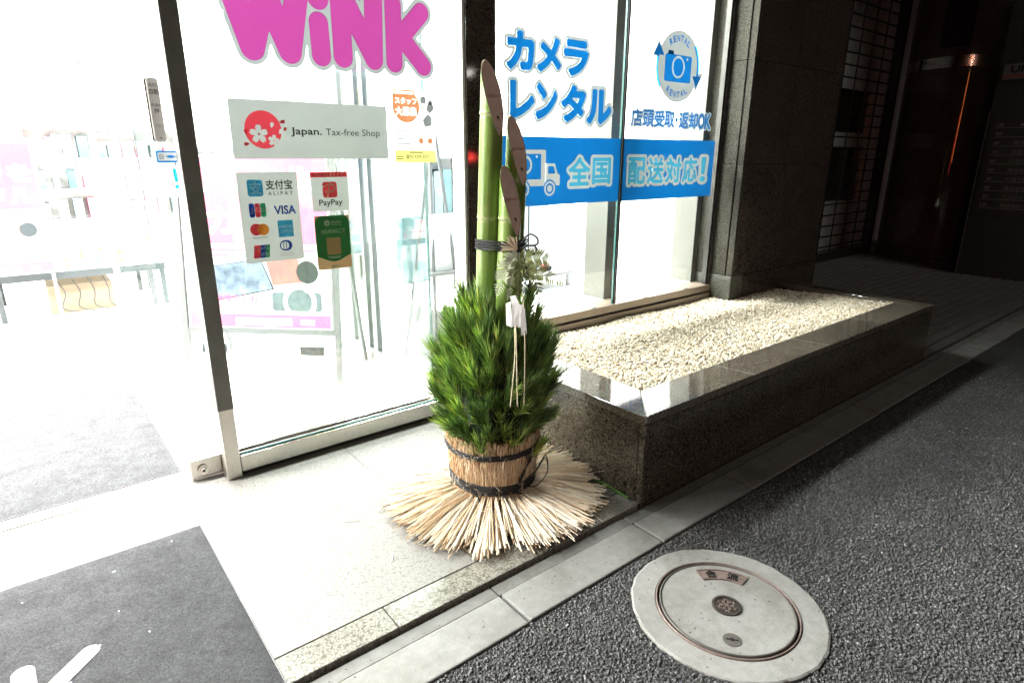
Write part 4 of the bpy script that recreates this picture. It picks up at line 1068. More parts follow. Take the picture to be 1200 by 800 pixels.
S.put('lettering', 'v_black', 2, fit('Japan.', (.793, 1.2045, .9025, 1.236), .018), fit('Tax-free Shop', (.917, 1.2045, 1.1265, 1.2345)))

# card sign
al = sticker('payment_sticker', 'white sticker listing payment cards in three rows of coloured logos', 'sticker', (.70, GP, .787))
S = glass_sheet(al); S.put('sheet', 'v_white', 1, rr_s(.5965, .787, .799, 1.090, .007, .004))
S.put('emblem', 'v_cyanink', 2, rr_s(.6277, 1.0105, .679, 1.0655, .009, .002)); S.put('emblem_mark', 'v_over', 3, fit('支', (.634, 1.016, .674, 1.060), .035))
S.put('lettering', 'v_black', 2, fit('支付宝', (.688, 1.031, .780, 1.064), .022), fit('A L I P A Y', (.694, 1.0125, .779, 1.0255), .012))
for k, (m_, x) in enumerate((('v_navy', .6255), ('v_red', .6445), ('v_lgreen', .6635))): S.put('card_logo', m_, 2, rr_s(x, .9415, x+.0178, .988, .006, .002))
S.put('lettering', 'v_over', 3, fit('JCB', (.6285, .9545, .679, .9745), .04)); S.put('lettering', 'v_navy', 2, fit('VISA', (.7085, .947, .784, .9775), .03))
S.put('card_logo', 'v_red', 2, disc_s(.6415, .9005, .020)); S.put('card_logo', 'v_orange', 3, disc_s(.6645, .8995, .020)); S.put('lettering', 'v_black', 2, fit('mastercard', (.627, .870, .676, .8775)))
S.put('card_logo', 'v_cyanink', 2, rect_s(.7155, .869, .7685, .9265)); S.put('lettering', 'v_over', 3, fit('AMERICAN', (.718, .898, .766, .9105), .02), fit('EXPRESS', (.724, .882, .768, .895), .02))
def skew(x0, z0, x1, z1, k): return [(x0, z0), (x1, z0), (x1+k, z1), (x0+k, z1)], [(0, 1, 2, 3)]
S.put('card_logo', 'v_red', 2, skew(.6225, .803, .644, .847, .006)); S.put('card_logo', 'v_navy', 2, skew(.644, .803, .662, .847, .006)); S.put('card_logo', 'v_lgreen', 2, skew(.662, .803, .676, .847, .006))
S.put('lettering', 'v_over', 3, fit('UnionPay', (.630, .828, .676, .842), .02), fit('銀聯', (.646, .808, .674, .824), .02))
S.put('card_logo', 'v_navy', 2, sdf_shape(minus(union(disc(.7335, .839, .0185), disc(.7405, .839, .0185)), rrect(.7335, .839, .0035, .013, .001), minus(disc(.7335, .839, .0145), rrect(.7335, .839, .006, .02, .001))), .71, .815, .765, .86, .0015))
S.put('lettering', 'v_grey', 2, fit('Diners Club', (.716, .8095, .760, .8155)), fit('International', (.716, .802, .760, .8075)))

pp_ = sticker('phone_payment_sticker', 'small white sticker with a red top band and a red square emblem', 'sticker', (.915, GP, .948))
S = glass_sheet(pp_); S.put('sheet', 'v_white', 1, rr_s(.8455, .949, .984, 1.087, .006, .003)); S.put('band', 'v_red', 2, rect_s(.8457, 1.069, .9838, 1.0865))
S.put('lettering', 'v_over', 3, fit('ペイペイ使えます', (.861, 1.0725, .969, 1.083), .015)); S.put('emblem', 'v_red', 2, rr_s(.888, .997, .942, 1.0525, .009, .002))
S.put('emblem_mark', 'v_over', 3, sdf_shape(strokes([[(.9045, 1.001), (.9165, 1.046)], [(.8905, 1.036), (.900, 1.041), (.917, 1.044), (.931, 1.040), (.935, 1.031), (.930, 1.022), (.918, 1.018), (.900, 1.0175)]], .0030), .888, .997, .942, 1.052, .0013))
S.put('lettering', 'v_black', 2, fit('PayPay', (.8705, .963, .9595, .991), .02))
we = sticker('mobile_payment_sticker', 'green sticker with tan corners and a blank pale square in its middle', 'sticker', (.913, GP, .737))
S = glass_sheet(we); S.put('sheet', 'v_tan', 1, rr_s(.8465, .7365, .9795, .9335, .008, .003))
S.put('panel', 'v_green', 2, sdf_shape(minus(rrect(.913, .846, .0665, .0875, .030), lambda gx, gy: gy-(.776+.012*np.cos((gx-.913)*40)*-1)), .8455, .76, .98, .935, .002))
S.put('blank_square', 'v_tan', 3, rect_s(.886, .790, .940, .853))
S.put('emblem', 'v_over', 3, disc_s(.893, .9065, .0115)); S.put('lettering', 'v_over', 3, fit('微信支付', (.908, .9035, .948, .914)), fit('WeChat Pay', (.908, .896, .948, .9015)), fit('扫码享超优汇率', (.867, .868, .960, .885), .02))
S.put('emblem', 'v_green', 4, fit('✓', (.888, .902, .899, .911), .03)); S.put('lettering', 'v_green', 2, fit('微信', (.911, .7435, .926, .751), .01), disc_s(.9045, .747, .0042, 12))
S.put('lettering', 'v_over', 3, rect_s(.885, .781, .941, .7832), rect_s(.893, .776, .935, .778))

rc = sticker('recruitment_poster', 'faded staff poster with an orange disc above a yellow strip on the glass', 'poster', (1.277, GP, 1.118))
S = glass_sheet(rc); S.put('sheet', 'v_paper', 1, rect_s(1.186, 1.118, 1.371, 1.382)); S.put('disc', 'v_peach', 2, sdf_shape(minus(union(disc(1.2436, 1.3225, .0575), rrect(1.233, 1.362, .047, .020, .002)), text_fn('スタッフ', (1.196, 1.330, 1.290, 1.354), .05), text_fn('大募集', (1.196, 1.288, 1.290, 1.322), .04), rrect(1.2325, 1.371, .0425, .005, .001)), 1.18, 1.26, 1.31, 1.385, .0022))
S.put('lettering', 'v_grey', 2, *[rect_s(1.196, z, 1.196+l, z+.0035) for z, l in ((1.232, .06), (1.221, .062), (1.204, .035), (1.186, .06))], *[rect_s(1.290, z, 1.29+l, z+.003) for z, l in ((1.245, .058), (1.238, .05), (1.230, .06), (1.223, .058))])
S.put('picture', 'v_grey', 2, *[([(cx+math.cos(a+t)*r, cz+math.sin(a+t)*r*1.2) for t in (0, .9, 2.4, 3.5, 5.1)], [(0, 1, 2, 3, 4)]) for cx, cz, r, a in ((1.318, 1.348, .014, .3), (1.349, 1.322, .018, 1.1), (1.336, 1.272, .022, .6), (1.352, 1.340, .009, 2))])
S.put('figure', 'v_peach', 2, disc_s(1.304, 1.199, .011, 16), disc_s(1.345, 1.199, .011, 16)); S.put('strip', 'v_lemon', 2, rect_s(1.187, 1.118, 1.3695, 1.163))
S.put('lettering', 'v_black', 3, fit('☎03-9209-3537', (1.232, 1.132, 1.336, 1.148), .01), rect_s(1.192, 1.139, 1.222, 1.1415), rect_s(1.192, 1.131, 1.222, 1.1335), rect_s(1.25, 1.154, 1.31, 1.157))

# camera rental lettering
def letter_line(th, S, chars, rects, bold, out, mat='v_blue', lo=1, res=40):
    for q, (c, r) in enumerate(zip(chars, rects)): S.put('outline', 'v_outline', lo+.4*(q % 2), fit(c, r, bold, out, res, hollow=True))
    for c, r in zip(chars, rects): S.put('letter', mat, lo+1, fit(c, r, bold, 0, res))
ka = sticker('camera_lettering', 'blue katakana letters カメラレンタル with pale outline on the left show window pane', 'lettering', (2.05, GP, 1.29)); S = glass_sheet(ka)
letter_line(ka, S, 'カメラ', [(1.728, 1.494, 1.884, 1.647), (1.897, 1.496, 2.042, 1.640), (2.055, 1.493, 2.215, 1.645)], .055, .085, res=46)
letter_line(ka, S, 'レンタル', [(1.745, 1.297, 1.886, 1.453), (1.892, 1.300, 2.022, 1.452), (2.045, 1.293, 2.205, 1.455), (2.212, 1.290, 2.384, 1.447)], .055, .085, lo=3, res=46)
bd = sticker('rental_badge', 'round pale badge with a blue camera between two curved arrows reading RENTAL', 'sticker', (2.886, GP, 1.42)); S = glass_sheet(bd)
bx, bz = 2.886, 1.594
S.put('badge_disc', 'v_outline', 1, sdf_shape(union(minus(disc(bx, bz, .175), grow(rrect(2.885, 1.585, .112, .066, .012), -.001)), poly_sdf([(2.668, 1.63), (2.715, 1.71), (2.78, 1.63)]), poly_sdf([(2.99, 1.565), (3.105, 1.575), (3.05, 1.485)])), 2.65, 1.40, 3.12, 1.78, .004))
cam_s = minus(union(rrect(2.885, 1.585, .112, .066, .012), rrect(2.816, 1.652, .024, .016, .006)), ringf(2.885, 1.592, .049, .0055), disc(2.958, 1.635, .0075))
S.put('camera_picture', 'v_blue', 2, sdf_shape(cam_s, 2.76, 1.50, 3.01, 1.68, .0024)); S.put('camera_line', 'v_outline', 1, sdf_shape(union(ringf(2.885, 1.592, .049, .0062), disc(2.958, 1.635, .008)), 2.76, 1.50, 3.01, 1.68, .0024))
def arcpts(r, a0, a1, n=14): return [(bx+r*math.cos(rad(a0+(a1-a0)*i/n)), bz+r*math.sin(rad(a0+(a1-a0)*i/n))) for i in range(n+1)]
S.put('arrow', 'v_blueink', 2, sdf_shape(union(strokes([arcpts(.178, 167, 214)], .0085), poly_sdf([(2.678, 1.636), (2.718, 1.697), (2.765, 1.640)])), 2.66, 1.45, 2.79, 1.72, .0024))
S.put('arrow', 'v_blueink', 2, sdf_shape(union(strokes([arcpts(.172, 38, -10)], .0085), poly_sdf([(3.012, 1.558), (3.092, 1.560), (3.052, 1.498)])), 2.98, 1.48, 3.11, 1.72, .0024))
def arc_text(body, r, top):
    mb = MB(); n = len(body)
    for i, ch in enumerate(body):
        V, Fc = fit(ch, (-.012, -.0165, .012, .0165), .03)
        a = rad((90-13.2*(i-(n-1)/2)) if top else (270+13.2*(i-(n-1)/2))); q = a-math.pi/2 if top else a+math.pi/2
        mb.add([(bx+r*math.cos(a)+x*math.cos(q)-z*math.sin(q), GP-.0014, bz+r*math.sin(a)+x*math.sin(q)+z*math.cos(q)) for x, z in V], Fc)
    mb.build('lettering', 'v_blueink', bd)
arc_text('RENTAL', .137, True); arc_text('RENTAL', .137, False)
tn = sticker('pickup_lettering', 'line of small blue Japanese letters ending in OK under the round badge', 'lettering', (2.88, GP, 1.287)); S = glass_sheet(tn)
tw = [(2.533, 2.620), (2.624, 2.711), (2.715, 2.800), (2.803, 2.886), (2.896, 2.914), (2.927, 3.012), (3.016, 3.097), (3.102, 3.160), (3.164, 3.222)]
letter_line(tn, S, '店頭受取・返却OK', [(a, 1.290 if k != 4 else 1.322, b, 1.372 if k != 4 else 1.340) for k, (a, b) in enumerate(tw)], .024, .075, res=44)
bl = sticker('delivery_banner', 'blue banner with a truck and white outlined Japanese letters across both panes', 'banner', (2.47, GP, .915)); S = glass_sheet(bl)
body = union(rrect(1.845, 1.094, .116, .076, .006), strokes([[(1.73, 1.016), (2.0, 1.016)]], .006)); box_in = minus(rrect(1.835, 1.096, .098, .056, .004), ringf(1.837, 1.104, .036, .0055), disc(1.906, 1.140, .006))
cab = minus(poly_sdf([(1.962, 1.010), (1.962, 1.110), (2.018, 1.110), (2.036, 1.066), (2.052, 1.056), (2.052, 1.010)]), poly_sdf([(1.977, 1.064), (1.977, 1.098), (2.010, 1.098), (2.023, 1.064)]))
wheel = lambda x: minus(disc(x, .997, .034), ringf(x, .997, .020, .0045))
truck = union(minus(union(body, cab), box_in, disc(1.829, .997, .041), disc(1.9885, .997, .041)), wheel(1.829), wheel(1.9885))
zr = [(2.108, 1.004, 2.253, 1.138), (2.270, 1.008, 2.402, 1.136), (2.533, 1.000, 2.672, 1.138), (2.690, 1.000, 2.826, 1.138), (2.844, 1.000, 2.980, 1.138), (2.998, 1.000, 3.130, 1.138), (3.165, 1.000, 3.215, 1.138)]
zc = '全国配送対応！'
tall = [text_fn(c, r, .028, .10) for c, r in zip(zc, zr)]; tin = [text_fn(c, r, .028) for c, r in zip(zc, zr)]
for (x0, z0, x1, z1), ids in (((1.662, .921, 2.466, 1.227), (0, 1)), ((2.486, .917, 3.285, 1.2285), (2, 3, 4, 5, 6))):
    holes = [tall[k] for k in ids]+([truck] if 0 in ids else [])
    S.put('banner_sheet', 'v_blue', 1, sdf_shape(minus(rrect((x0+x1)/2, (z0+z1)/2, (x1-x0)/2, (z1-z0)/2, .001), *holes), x0, z0, x1, z1, .0026))
    S.put('outline', 'v_white', 1, sdf_shape(minus(union(*[tall[k] for k in ids]), *[tin[k] for k in ids]), x0, z0, x1, z1, .0026))
    for k in ids: r = zr[k]; S.put('letter', 'v_cyan', 1, sdf_shape(tin[k], r[0], r[1], r[2], r[3], .0026))
S.put('truck_picture', 'v_white', 1, sdf_shape(truck, 1.70, .95, 2.07, 1.18, .0024))

# ============================================================ SHOP INSIDE
first = None
for y_ in (2.95, 4.45, 6.0, 7.4):
    for x_ in (-4.4, -2.1, -.1, 1.9):  # leftmost column is out of view, added to light the decoration from the left
        if first is None:
            t = thing('ceiling_light', (x_, y_, 2.6), 'ceiling light panel, leftmost of its row, first row from the front glass', 'ceiling light', 'ceiling lights in the shop')
            MB().box(x_-.02, y_-.02, 2.575, x_+1.22, y_+.32, 2.5995).build('housing', 'whiteprop', t)
            MB().add([(x_, y_, 2.573), (x_, y_+.3, 2.573), (x_+1.2, y_+.3, 2.573), (x_+1.2, y_, 2.573)], [(0, 1, 2, 3)]).build('diffuser', 'lamp', t); first = t
        else: copy_tree(first, (x_, y_, 2.6), 'ceiling light panel, %s of its row, %s row from the front glass' % (('leftmost', 'second from the left', 'third from the left', 'rightmost')[(-4.4, -2.1, -.1, 1.9).index(x_)], ('first', 'second', 'third', 'fourth')[(2.95, 4.45, 6.0, 7.4).index(y_)]))

# low display table with goods at the back
tb = thing('display_table', (.27, 5.7, .012), 'low white display table on a dark grey frame at the back of the shop', 'table')
box('table_top', 'white', (-1.2, 5.42, .336), (.86, 6.10, .352), tb); box('apron', 'greyframe', (-1.2, 5.40, .285), (.86, 5.43, .335), tb); box('apron', 'greyframe', (-1.2, 6.08, .285), (.86, 6.11, .335), tb)
for x_ in (-1.19, -.19, .74, .82):
    for yy in (5.405, 6.075): box('leg', 'greyframe', (x_, yy, .012), (x_+.032, yy+.032, .2849), tb)
cb = thing('cardboard_box', (.30, 5.7, .012), 'flat brown cardboard box on the floor under the display table', 'box')
box('carton', 'card', (.10, 5.52, .012), (.50, 5.85, .215), cb); box('flap', 'card', (.10, 5.50, .20), (.50, 5.519, .222), cb)
cbl = MB()
for k in range(4): cbl.tube(spline([(.14+.1*k, 5.50, .30), (.20+.09*k, 5.47, .17), (.17+.1*k, 5.46, .06), (.28+.09*k, 5.45, .016)]), .004, 5)
cbl.build('cable', 'greyframe', kind=None, label='tangle of thin dark cables hanging under the display table', cat='cable')
ordn = ('first', 'second', 'third', 'fourth', 'fifth', 'sixth', 'seventh', 'eighth')
for row, (yy, rn) in enumerate(((5.47, 'front'), (5.64, 'middle'), (5.81, 'back'))):
    for k in range(7):
        x_ = .25+.088*k+.03*row+random.uniform(-.008, .008); h_ = random.uniform(.06, .17); c_ = (k*3+row) % 4
        t = thing('product_box', (x_, yy, .352), '%s boxed accessory, %s from the left in the %s row on the display table' % (('yellow', 'grey', 'teal', 'white')[c_], ordn[k], rn), 'product box', 'boxed goods on the display table')
        w_ = random.uniform(.035, .055); box('carton', ('yellowbox', 'bluegrey', 'cyan', 'whiteprop')[c_], (x_-w_/2, yy, .3525), (x_+w_/2, yy+.06, .3525+h_), t, .002)
        box('print', ('redprint', 'white', 'bluegrey', 'yellowbox')[c_], (x_-w_*.36, yy-.0012, .3525+h_*.3), (x_+w_*.36, yy-.0006, .3525+h_*.75), t)
rk = thing('goods_rack', (.6, 6.4, .012), 'tall white rack of hanging camera goods behind the display table', 'rack')
box('back_board', 'white', (.16, 6.40, .012), (1.25, 6.43, 1.45), rk)
for z in (.62, .86, 1.10, 1.32):
    box('shelf', 'lightframe', (.16, 6.20, z), (1.25, 6.399, z+.012), rk)
    for k in range(10):
        if random.random() < .18: continue
        x_ = .20+.104*k; h_ = random.uniform(.06, .17); box('goods', random.choice(('bluegrey', 'cyan', 'bluegrey', 'whiteprop', 'palepink', 'cyan')), (x_, 6.24+random.random()*.06, z+.0125), (x_+random.uniform(.045, .085), 6.38, z+.012+h_), rk)
for x_ in (.150, 1.25): box('upright', 'lightframe', (x_, 6.19, .012), (x_+.018, 6.44, 1.47), rk)
for k, (x0, z0, z1, lb) in enumerate(((.31, 1.195, 1.29, 'upper small framed notice at the left end of the goods rack'), (.31, 1.05, 1.145, 'lower small framed notice at the left end of the goods rack'))):
    t = thing('notice', (x0+.06, 6.0, z0), lb, 'notice'); dz = .02
    box('frame', 'greyframe', (x0+.02, 6.02, z0), (x0+.155, 6.03, z1), t); box('sheet', 'white', (x0+.028, 6.017, z0+.008), (x0+.147, 6.0195, z1-.008), t); box('hanger', 'lightframe', (x0+.08, 6.031, z1-.02), (x0+.095, 6.39, z1-.01), t)
def stand_poster(t, S, W, H, kanji, pink='pinkboard'):
    """layout shared by the pink rental boards; S maps (u, v)"""
    S.put('poster_sheet', 'white', 1, rect_s(0, 0, W, H)); S.put('top_panel', pink, 2, rect_s(.012*W, .50*H, .988*W, .985*H))
    S.put('lettering', 'white', 3, *[fit(a, r, .05, 0, 30) for a, r in kanji])
    S.put('lettering', pink, 2, rect_s(.08*W, .455*H, .9*W, .47*H), rect_s(.08*W, .425*H, .7*W, .438*H))
    S.put('landscape_picture', 'skyprint', 3, ([(.02*W, .34*H), (.52*W, .41*H), (.60*W, .24*H), (.10*W, .15*H)], [(0, 1, 2, 3)]))
    S.put('picture_edge', 'greyframe', 2, ([(.012*W, .343*H), (.525*W, .417*H), (.61*W, .236*H), (.097*W, .142*H)], [(0, 1, 2, 3)]))
    S.put('cushion_picture', 'redprint', 2, ([(.56*W, .40*H), (.78*W, .42*H), (.80*W, .28*H), (.60*W, .26*H)], [(0, 1, 2, 3)])); S.put('lens_picture', 'greyframe', 3, disc_s(.84*W, .34*H, .075*W))
    S.put('camera_picture', 'bluegrey', 3, sdf_shape(minus(union(rrect(.76*W, .165*H, .17*W, .055*H, .02*W), rrect(.76*W, .225*H, .06*W, .02*H, .01)), ringf(.78*W, .165*H, .10*W, .016*W)), .55*W, .08*H, .98*W, .27*H, W/110))
    S.put('bottom_panel', pink, 2, rect_s(.012*W, .01*H, .988*W, .085*H)); S.put('lettering', 'white', 3, rect_s(.33*W, .02*H, .72*W, .065*H), fit('新宿', (.78*W, .025*H, .88*W, .062*H), .02)); S.put('lettering', 'palepink', 4, fit('カメラレンタル', (.36*W, .028*H, .69*W, .058*H)))
    S.put('lettering', pink, 4, fit('旅の思い出に', (.10*W, .12*H, .42*W, .16*H), .01), fit('最新機種を気軽に', (.06*W, .16*H, .56*W, .20*H), .01))
# A-frame poster stand behind the fixed glass
A0 = Vector((.560, 3.36, 0)); A1 = Vector((1.150, 2.80, 0)); ad = (A1-A0).normalized(); an = Vector((ad.y, -ad.x, 0))
if an.y > 0: an = -an
ps = thing('poster_stand', ((A0.x+A1.x)/2, (A0.y+A1.y)/2, .012), 'white framed stand with a pink rental poster right behind the fixed glass panel', 'poster stand')
W_ = (A1-A0).length; tiltv = Vector((-an.x*.12, -an.y*.12, 1)).normalized()
def ap(u, v, off=0): return A0+ad*u+tiltv*v+an*off+Vector((0, 0, .012))
S = Sheet(ps, lambda x, z, l: ap(x+.035, z+.30, .012+.0008*l))
MB().obox(ap(W_/2, .72, 0), ad*(W_/2-.03), tiltv*.43, an*.009).build('board', 'whiteprop', ps)
stand_poster(ps, S, W_-.07, .84, [('レンタル', (.08*W_, .64, .84*W_, .80)), ('カメラ', (.16*W_, .46, .74*W_, .60))])
f_ = MB()
for u in (.012, W_-.012): f_.obox(ap(u, .60, .004), ad*.013, tiltv*.59, an*.013)
for v in (.285, 1.16): f_.obox(ap(W_/2, v, .004), ad*(W_/2-.026), tiltv*.012, an*.012)
f_.build('frame', 'standwhite', ps)
for u in (.012, W_-.012):
    b0 = ap(u, 1.1, -.015); b1 = ap(u, .012, -.42); b1.z = .024; MB().tube([b0, b1], .012, 8).build('rear_leg', 'standwhite', ps)
for u in (.15, W_-.15): MB().obox(ap(u, .19, 0), ad*.06, tiltv*.022, an*.012).build('foot_plate', 'greyframe', ps)
# second pink board far left
ps2 = thing('poster_stand', (-.13, 5.3, .012), 'pink rental poster board before the display table at the far left', 'poster stand')
S = Sheet(ps2, lambda x, z, l: (-.48+x, 5.30-.001*l, .36+z)); box('board', 'whiteprop', (-.485, 5.301, .36), (.182, 5.32, 1.24), ps2)
stand_poster(ps2, S, .65, .86, [('カメラを', (.06, .60, .63, .72)), ('レンタル', (.06, .46, .63, .58))], 'pinkdeep')
for x_ in (-.45, .14): box('leg', 'lightframe', (x_, 5.305, .012), (x_+.02, 5.32, .3595), ps2)
for k, (x0, x1, z0, z1, mt, lb) in enumerate(((-.2, .16, 1.40, 1.80, 'orangeprint', 'faded orange poster on the far left of the shop'), (.33, .52, 1.37, 1.70, 'orangeprint', 'small faded orange poster above the framed notices'))):
    t = thing('wall_poster', (x0, 6.5, z0), lb, 'poster'); s_ = 6.5/5.6
    box('sheet', 'white', (x0*s_, 6.50, z0*1.02), (x1*s_, 6.505, z1*1.04), t); box('print', mt, (x0*s_+.02, 6.4965, z0*1.02+.02), (x1*s_-.02, 6.4985, z0*1.02+.09), t); box('print', 'yellowbox', (x0*s_+.03, 6.4968, z0*1.02+.2), (x1*s_-.05, 6.4987, z1*1.04-.03), t)
    box('hanging_rail', 'lightframe', (x0*s_, 6.5055, z1*1.04), (x1*s_, 6.515, 2.5999), t)
hs = thing('hanging_sign', (.15, 4.30, 1.7), 'white hanging sign with thin grey outlined letters above the inner door', 'sign')
box('board', 'white', (-.45, 4.305, 1.70), (.52, 4.315, 2.0), hs); S = Sheet(hs, lambda x, z, l: (x, 4.3045-.001*l, z))
box('hanger', 'lightframe', (.0, 4.307, 2.0001), (.01, 4.313, 2.599), hs)
for ch, x0 in (('販', .065), ('売', .205), ('中', .345)):
    S.put('letter_outline', 'bluegrey', 1, fit(ch, (x0, 1.765, x0+.105, 1.87), .022, .022, 40)); S.put('letter', 'white', 2, fit(ch, (x0, 1.765, x0+.105, 1.87), .022, 0, 40))
iv = thing('inner_glass_door', (.45, 4.45, .012), 'clear inner glass door leaf with a steel post deeper in the shop', 'door')
box('pane', 'glass', (.46, 4.450, .09), (1.42, 4.458, 2.3), iv); box('post', 'lightframe', (.425, 4.44, .012), (.458, 4.47, 2.59), iv); box('bottom_rail', 'steel_soft', (.46, 4.44, .014), (1.42, 4.47, .09), iv); box('door_header', 'lightframe', (-2.9, 4.43, 2.30), (1.47, 4.475, 2.42), iv)
gv = thing('glass_partition', (1.47, 3.0, .012), 'glass partition with a steel bottom rail running back from the front glass', 'partition')
box('pane', 'glass', (1.466, 2.45, .10), (1.474, 4.42, 2.5), gv); box('bottom_rail', 'steel_soft', (1.452, 2.42, .012), (1.488, 4.42, .099), gv)
for yy in (3.00, 3.10, 3.30): box('post', 'lightframe', (1.455, yy, .0995), (1.485, yy+.022, 2.59), gv)
box('handle', 'steel_soft', (1.42, 3.20, .80), (1.44, 3.215, 1.15), gv); box('glass_edge', 'glassedge', (1.464, 2.4485, .10), (1.476, 2.4515, 2.5), gv)
# cyan goods walls seen through the partition
for k, (x0, y0, lb) in enumerate(((1.80, 4.9, 'first rack of blue grey camera bags behind the glass partition'), (2.30, 3.85, 'white cabinet rack with blue grey goods left of the dark column'))):
    t = thing('bag_rack', (x0, y0, .012), lb, 'rack'); w_ = .55 if k == 0 else .36
    box('back_board', 'white', (x0, y0+.2, .012), (x0+w_, y0+.23, 1.6), t)
    for z in (.32, .72, 1.12): box('shelf', 'lightframe', (x0, y0, z), (x0+w_, y0+.199, z+.014), t)
    for z in (.3345, .7345, 1.1345):
        for q in range(4):
            if k == 1 and z > .8: continue
            xx = x0+.02+q*(w_-.05)/4; box('bag', random.choice(('cyan', 'bluegrey')), (xx, y0+.03, z), (xx+(w_-.08)/4, y0+.18, z+random.uniform(.16, .33)), t)
    for xx in (x0-.012, x0+w_): box('upright', 'lightframe', (xx, y0-.01, .012), (xx+.012, y0+.235, 1.62), t)
cs = thing('wheeled_case', (1.95, 3.45, .012), 'tall pale blue case on small wheels beside the glass partition', 'case')
box('body', 'cyan', (1.86, 3.40, .36), (2.03, 3.50, .78), cs, .01); box('base', 'whiteprop', (1.84, 3.38, .09), (2.06, 3.54, .355), cs, .01); MB().tube([(1.90, 3.45, .78), (1.90, 3.45, .92), (1.99, 3.45, .92), (1.99, 3.45, .78)], .006, 6).build('handle', 'lightframe', cs)
for x_ in (1.86, 2.04): MB().tube([(x_-.01, 3.42, .05), (x_+.01, 3.42, .05)], .036, 14).build('wheel', 'greyframe', cs)
for yz in ((.50, .1), (.64, .08)): box('label_plate', 'bluegrey', (1.89, 3.397, yz[0]), (2.0, 3.3995, yz[0]+yz[1]), cs)
es = thing('display_easel', (1.60, 2.75, .012), 'slender white easel leaning just left of the dark column', 'easel')
MB().tube([(1.60, 2.62, .012), (1.66, 2.72, 1.25)], .009, 8).build('leg', 'standwhite', es); MB().tube([(1.80, 2.60, .012), (1.70, 2.73, 1.25)], .009, 8).build('leg', 'standwhite', es); MB().tube([(1.68, 3.1, .012), (1.68, 2.73, 1.24)], .009, 8).build('leg', 'standwhite', es)
box('ledge', 'lightframe', (1.58, 2.62, .56), (1.83, 2.67, .575), es); box('sheet', 'white', (1.60, 2.6705, .5755), (1.80, 2.676, .86), es)
# show window inside
dl = thing('window_ledge', (2.5, 2.7, .012), 'white display ledge behind the show window panes', 'ledge')
box('ledge_top', 'white', (1.69, 2.302, .345), (3.335, 3.05, .372), dl); box('ledge_front', 'white', (1.69, 2.305, .012), (3.335, 2.33, .344), dl); box('ledge_back', 'white', (1.69, 3.02, .012), (3.335, 3.049, .344), dl)
box('window_pier', 'pier_shade', (2.505, 2.30, .3725), (2.60, 2.46, 2.599), label='white pier coloured as in shade behind the middle bar of the show window', cat='pier')
box('window_pier', 'pier_shade', (3.310, 2.30, .3725), (3.358, 2.46, 2.599), label='white pier coloured as in shade behind the right frame of the show window', cat='pier')
ds = thing('display_stand', (2.4, 2.8, .372), 'low grey stand with a clear case of small cameras inside the show window', 'display stand')
box('top', 'lightframe', (2.02, 2.70, .445), (2.66, 2.95, .462), ds)
for x_ in (2.03, 2.62):
    for yy in (2.71, 2.92): box('leg', 'lightframe', (x_, yy, .3722), (x_+.025, yy+.02, .4448), ds)
for x_ in (2.10, 2.30, 2.64): box('case_edge', 'greyframe', (x_, 2.715, .4622), (x_+.006, 2.721, .92), ds)
box('case_back', 'white', (2.02, 2.94, .4622), (2.66, 2.948, .92), ds)
for k, x_ in enumerate((2.16, 2.27, 2.40, 2.52)):
    t = thing('compact_camera', (x_, 2.8, .462), ('small grey camera at the left end of the clear case', 'small grey camera second from the left in the clear case', 'small red and grey camera left of the other red one in the clear case', 'small red and grey camera at the right end of the clear case')[k], 'camera')
    box('body', 'redprint' if k > 1 else 'bluegrey', (x_-.028, 2.79, .4625), (x_+.028, 2.82, .5005), t, .004); MB().tube([(x_+.006, 2.7899, .481), (x_+.006, 2.77, .481)], .014, 14).build('lens', 'greyframe', t); box('viewfinder', 'greyframe', (x_-.014, 2.795, .5006), (x_+.006, 2.815, .508), t)

# ============================================================ RECESSED ENTRANCE ON THE RIGHT
rw = thing('entrance_wall', (8, 4, 0), 'dim grey wall with a dark window behind the rolling grille', 'wall')
wallm = simple('dim_grey_plaster', (.62, .61, .60), .8, var=.15, scale=4)
box('wall_lower', wallm, (4.425, 3.60, -.02), (10.5, 3.8, .60), rw); box('wall_upper', wallm, (4.425, 3.60, 1.90), (10.5, 3.8, 3.9), rw); box('wall_side', wallm, (8.75, 3.60, .601), (10.5, 3.8, 1.899), rw)
box('window_glass', 'granite_dark', (4.425, 3.68, .601), (8.749, 3.70, 1.899), rw)
for x_ in (6.9, 7.25, 7.75, 8.25, 8.66): box('window_bar', 'lightframe', (x_, 3.64, .601), (x_+.06, 3.679, 1.25), rw)
box('window_transom', wallm, (4.425, 3.62, 1.25), (8.749, 3.67, 1.42), rw)
box('ceiling_slab', 'granite_dark', (4.43, 2.1, 3.6), (12, 3.58, 3.8), label='dark ceiling over the recessed entrance', cat='ceiling', kind='structure')
gr = thing('rolling_grille', (6.3, 3.2, 0), 'closed see-through rolling grille of dark bars beside the granite pillar', 'grille')
barm = simple('grille_bar', (.010, .010, .010), .5, .3)
z = .16; n_ = 0
while z < 3.55:
    MB().tube([(4.45, 3.2, z), (8.15, 3.2, z)], .009, 6).build('grille_bar', barm, gr); z += .118
for k in range(13):
    x_ = 4.6+.29*k; MB().tube([(x_, 3.196, .10), (x_, 3.196, 3.59)], .008, 6).build('grille_rod', barm, gr)
box('guide_rail', 'darkalu', (8.16, 3.15, .0), (8.22, 3.25, 3.59), gr); box('bottom_bar', 'darkalu', (4.45, 3.16, .02), (8.155, 3.24, .10), gr)
cl = thing('round_column', (8.75, 2.65, 0), 'thick round polished granite column with a steel band in the entrance', 'column')
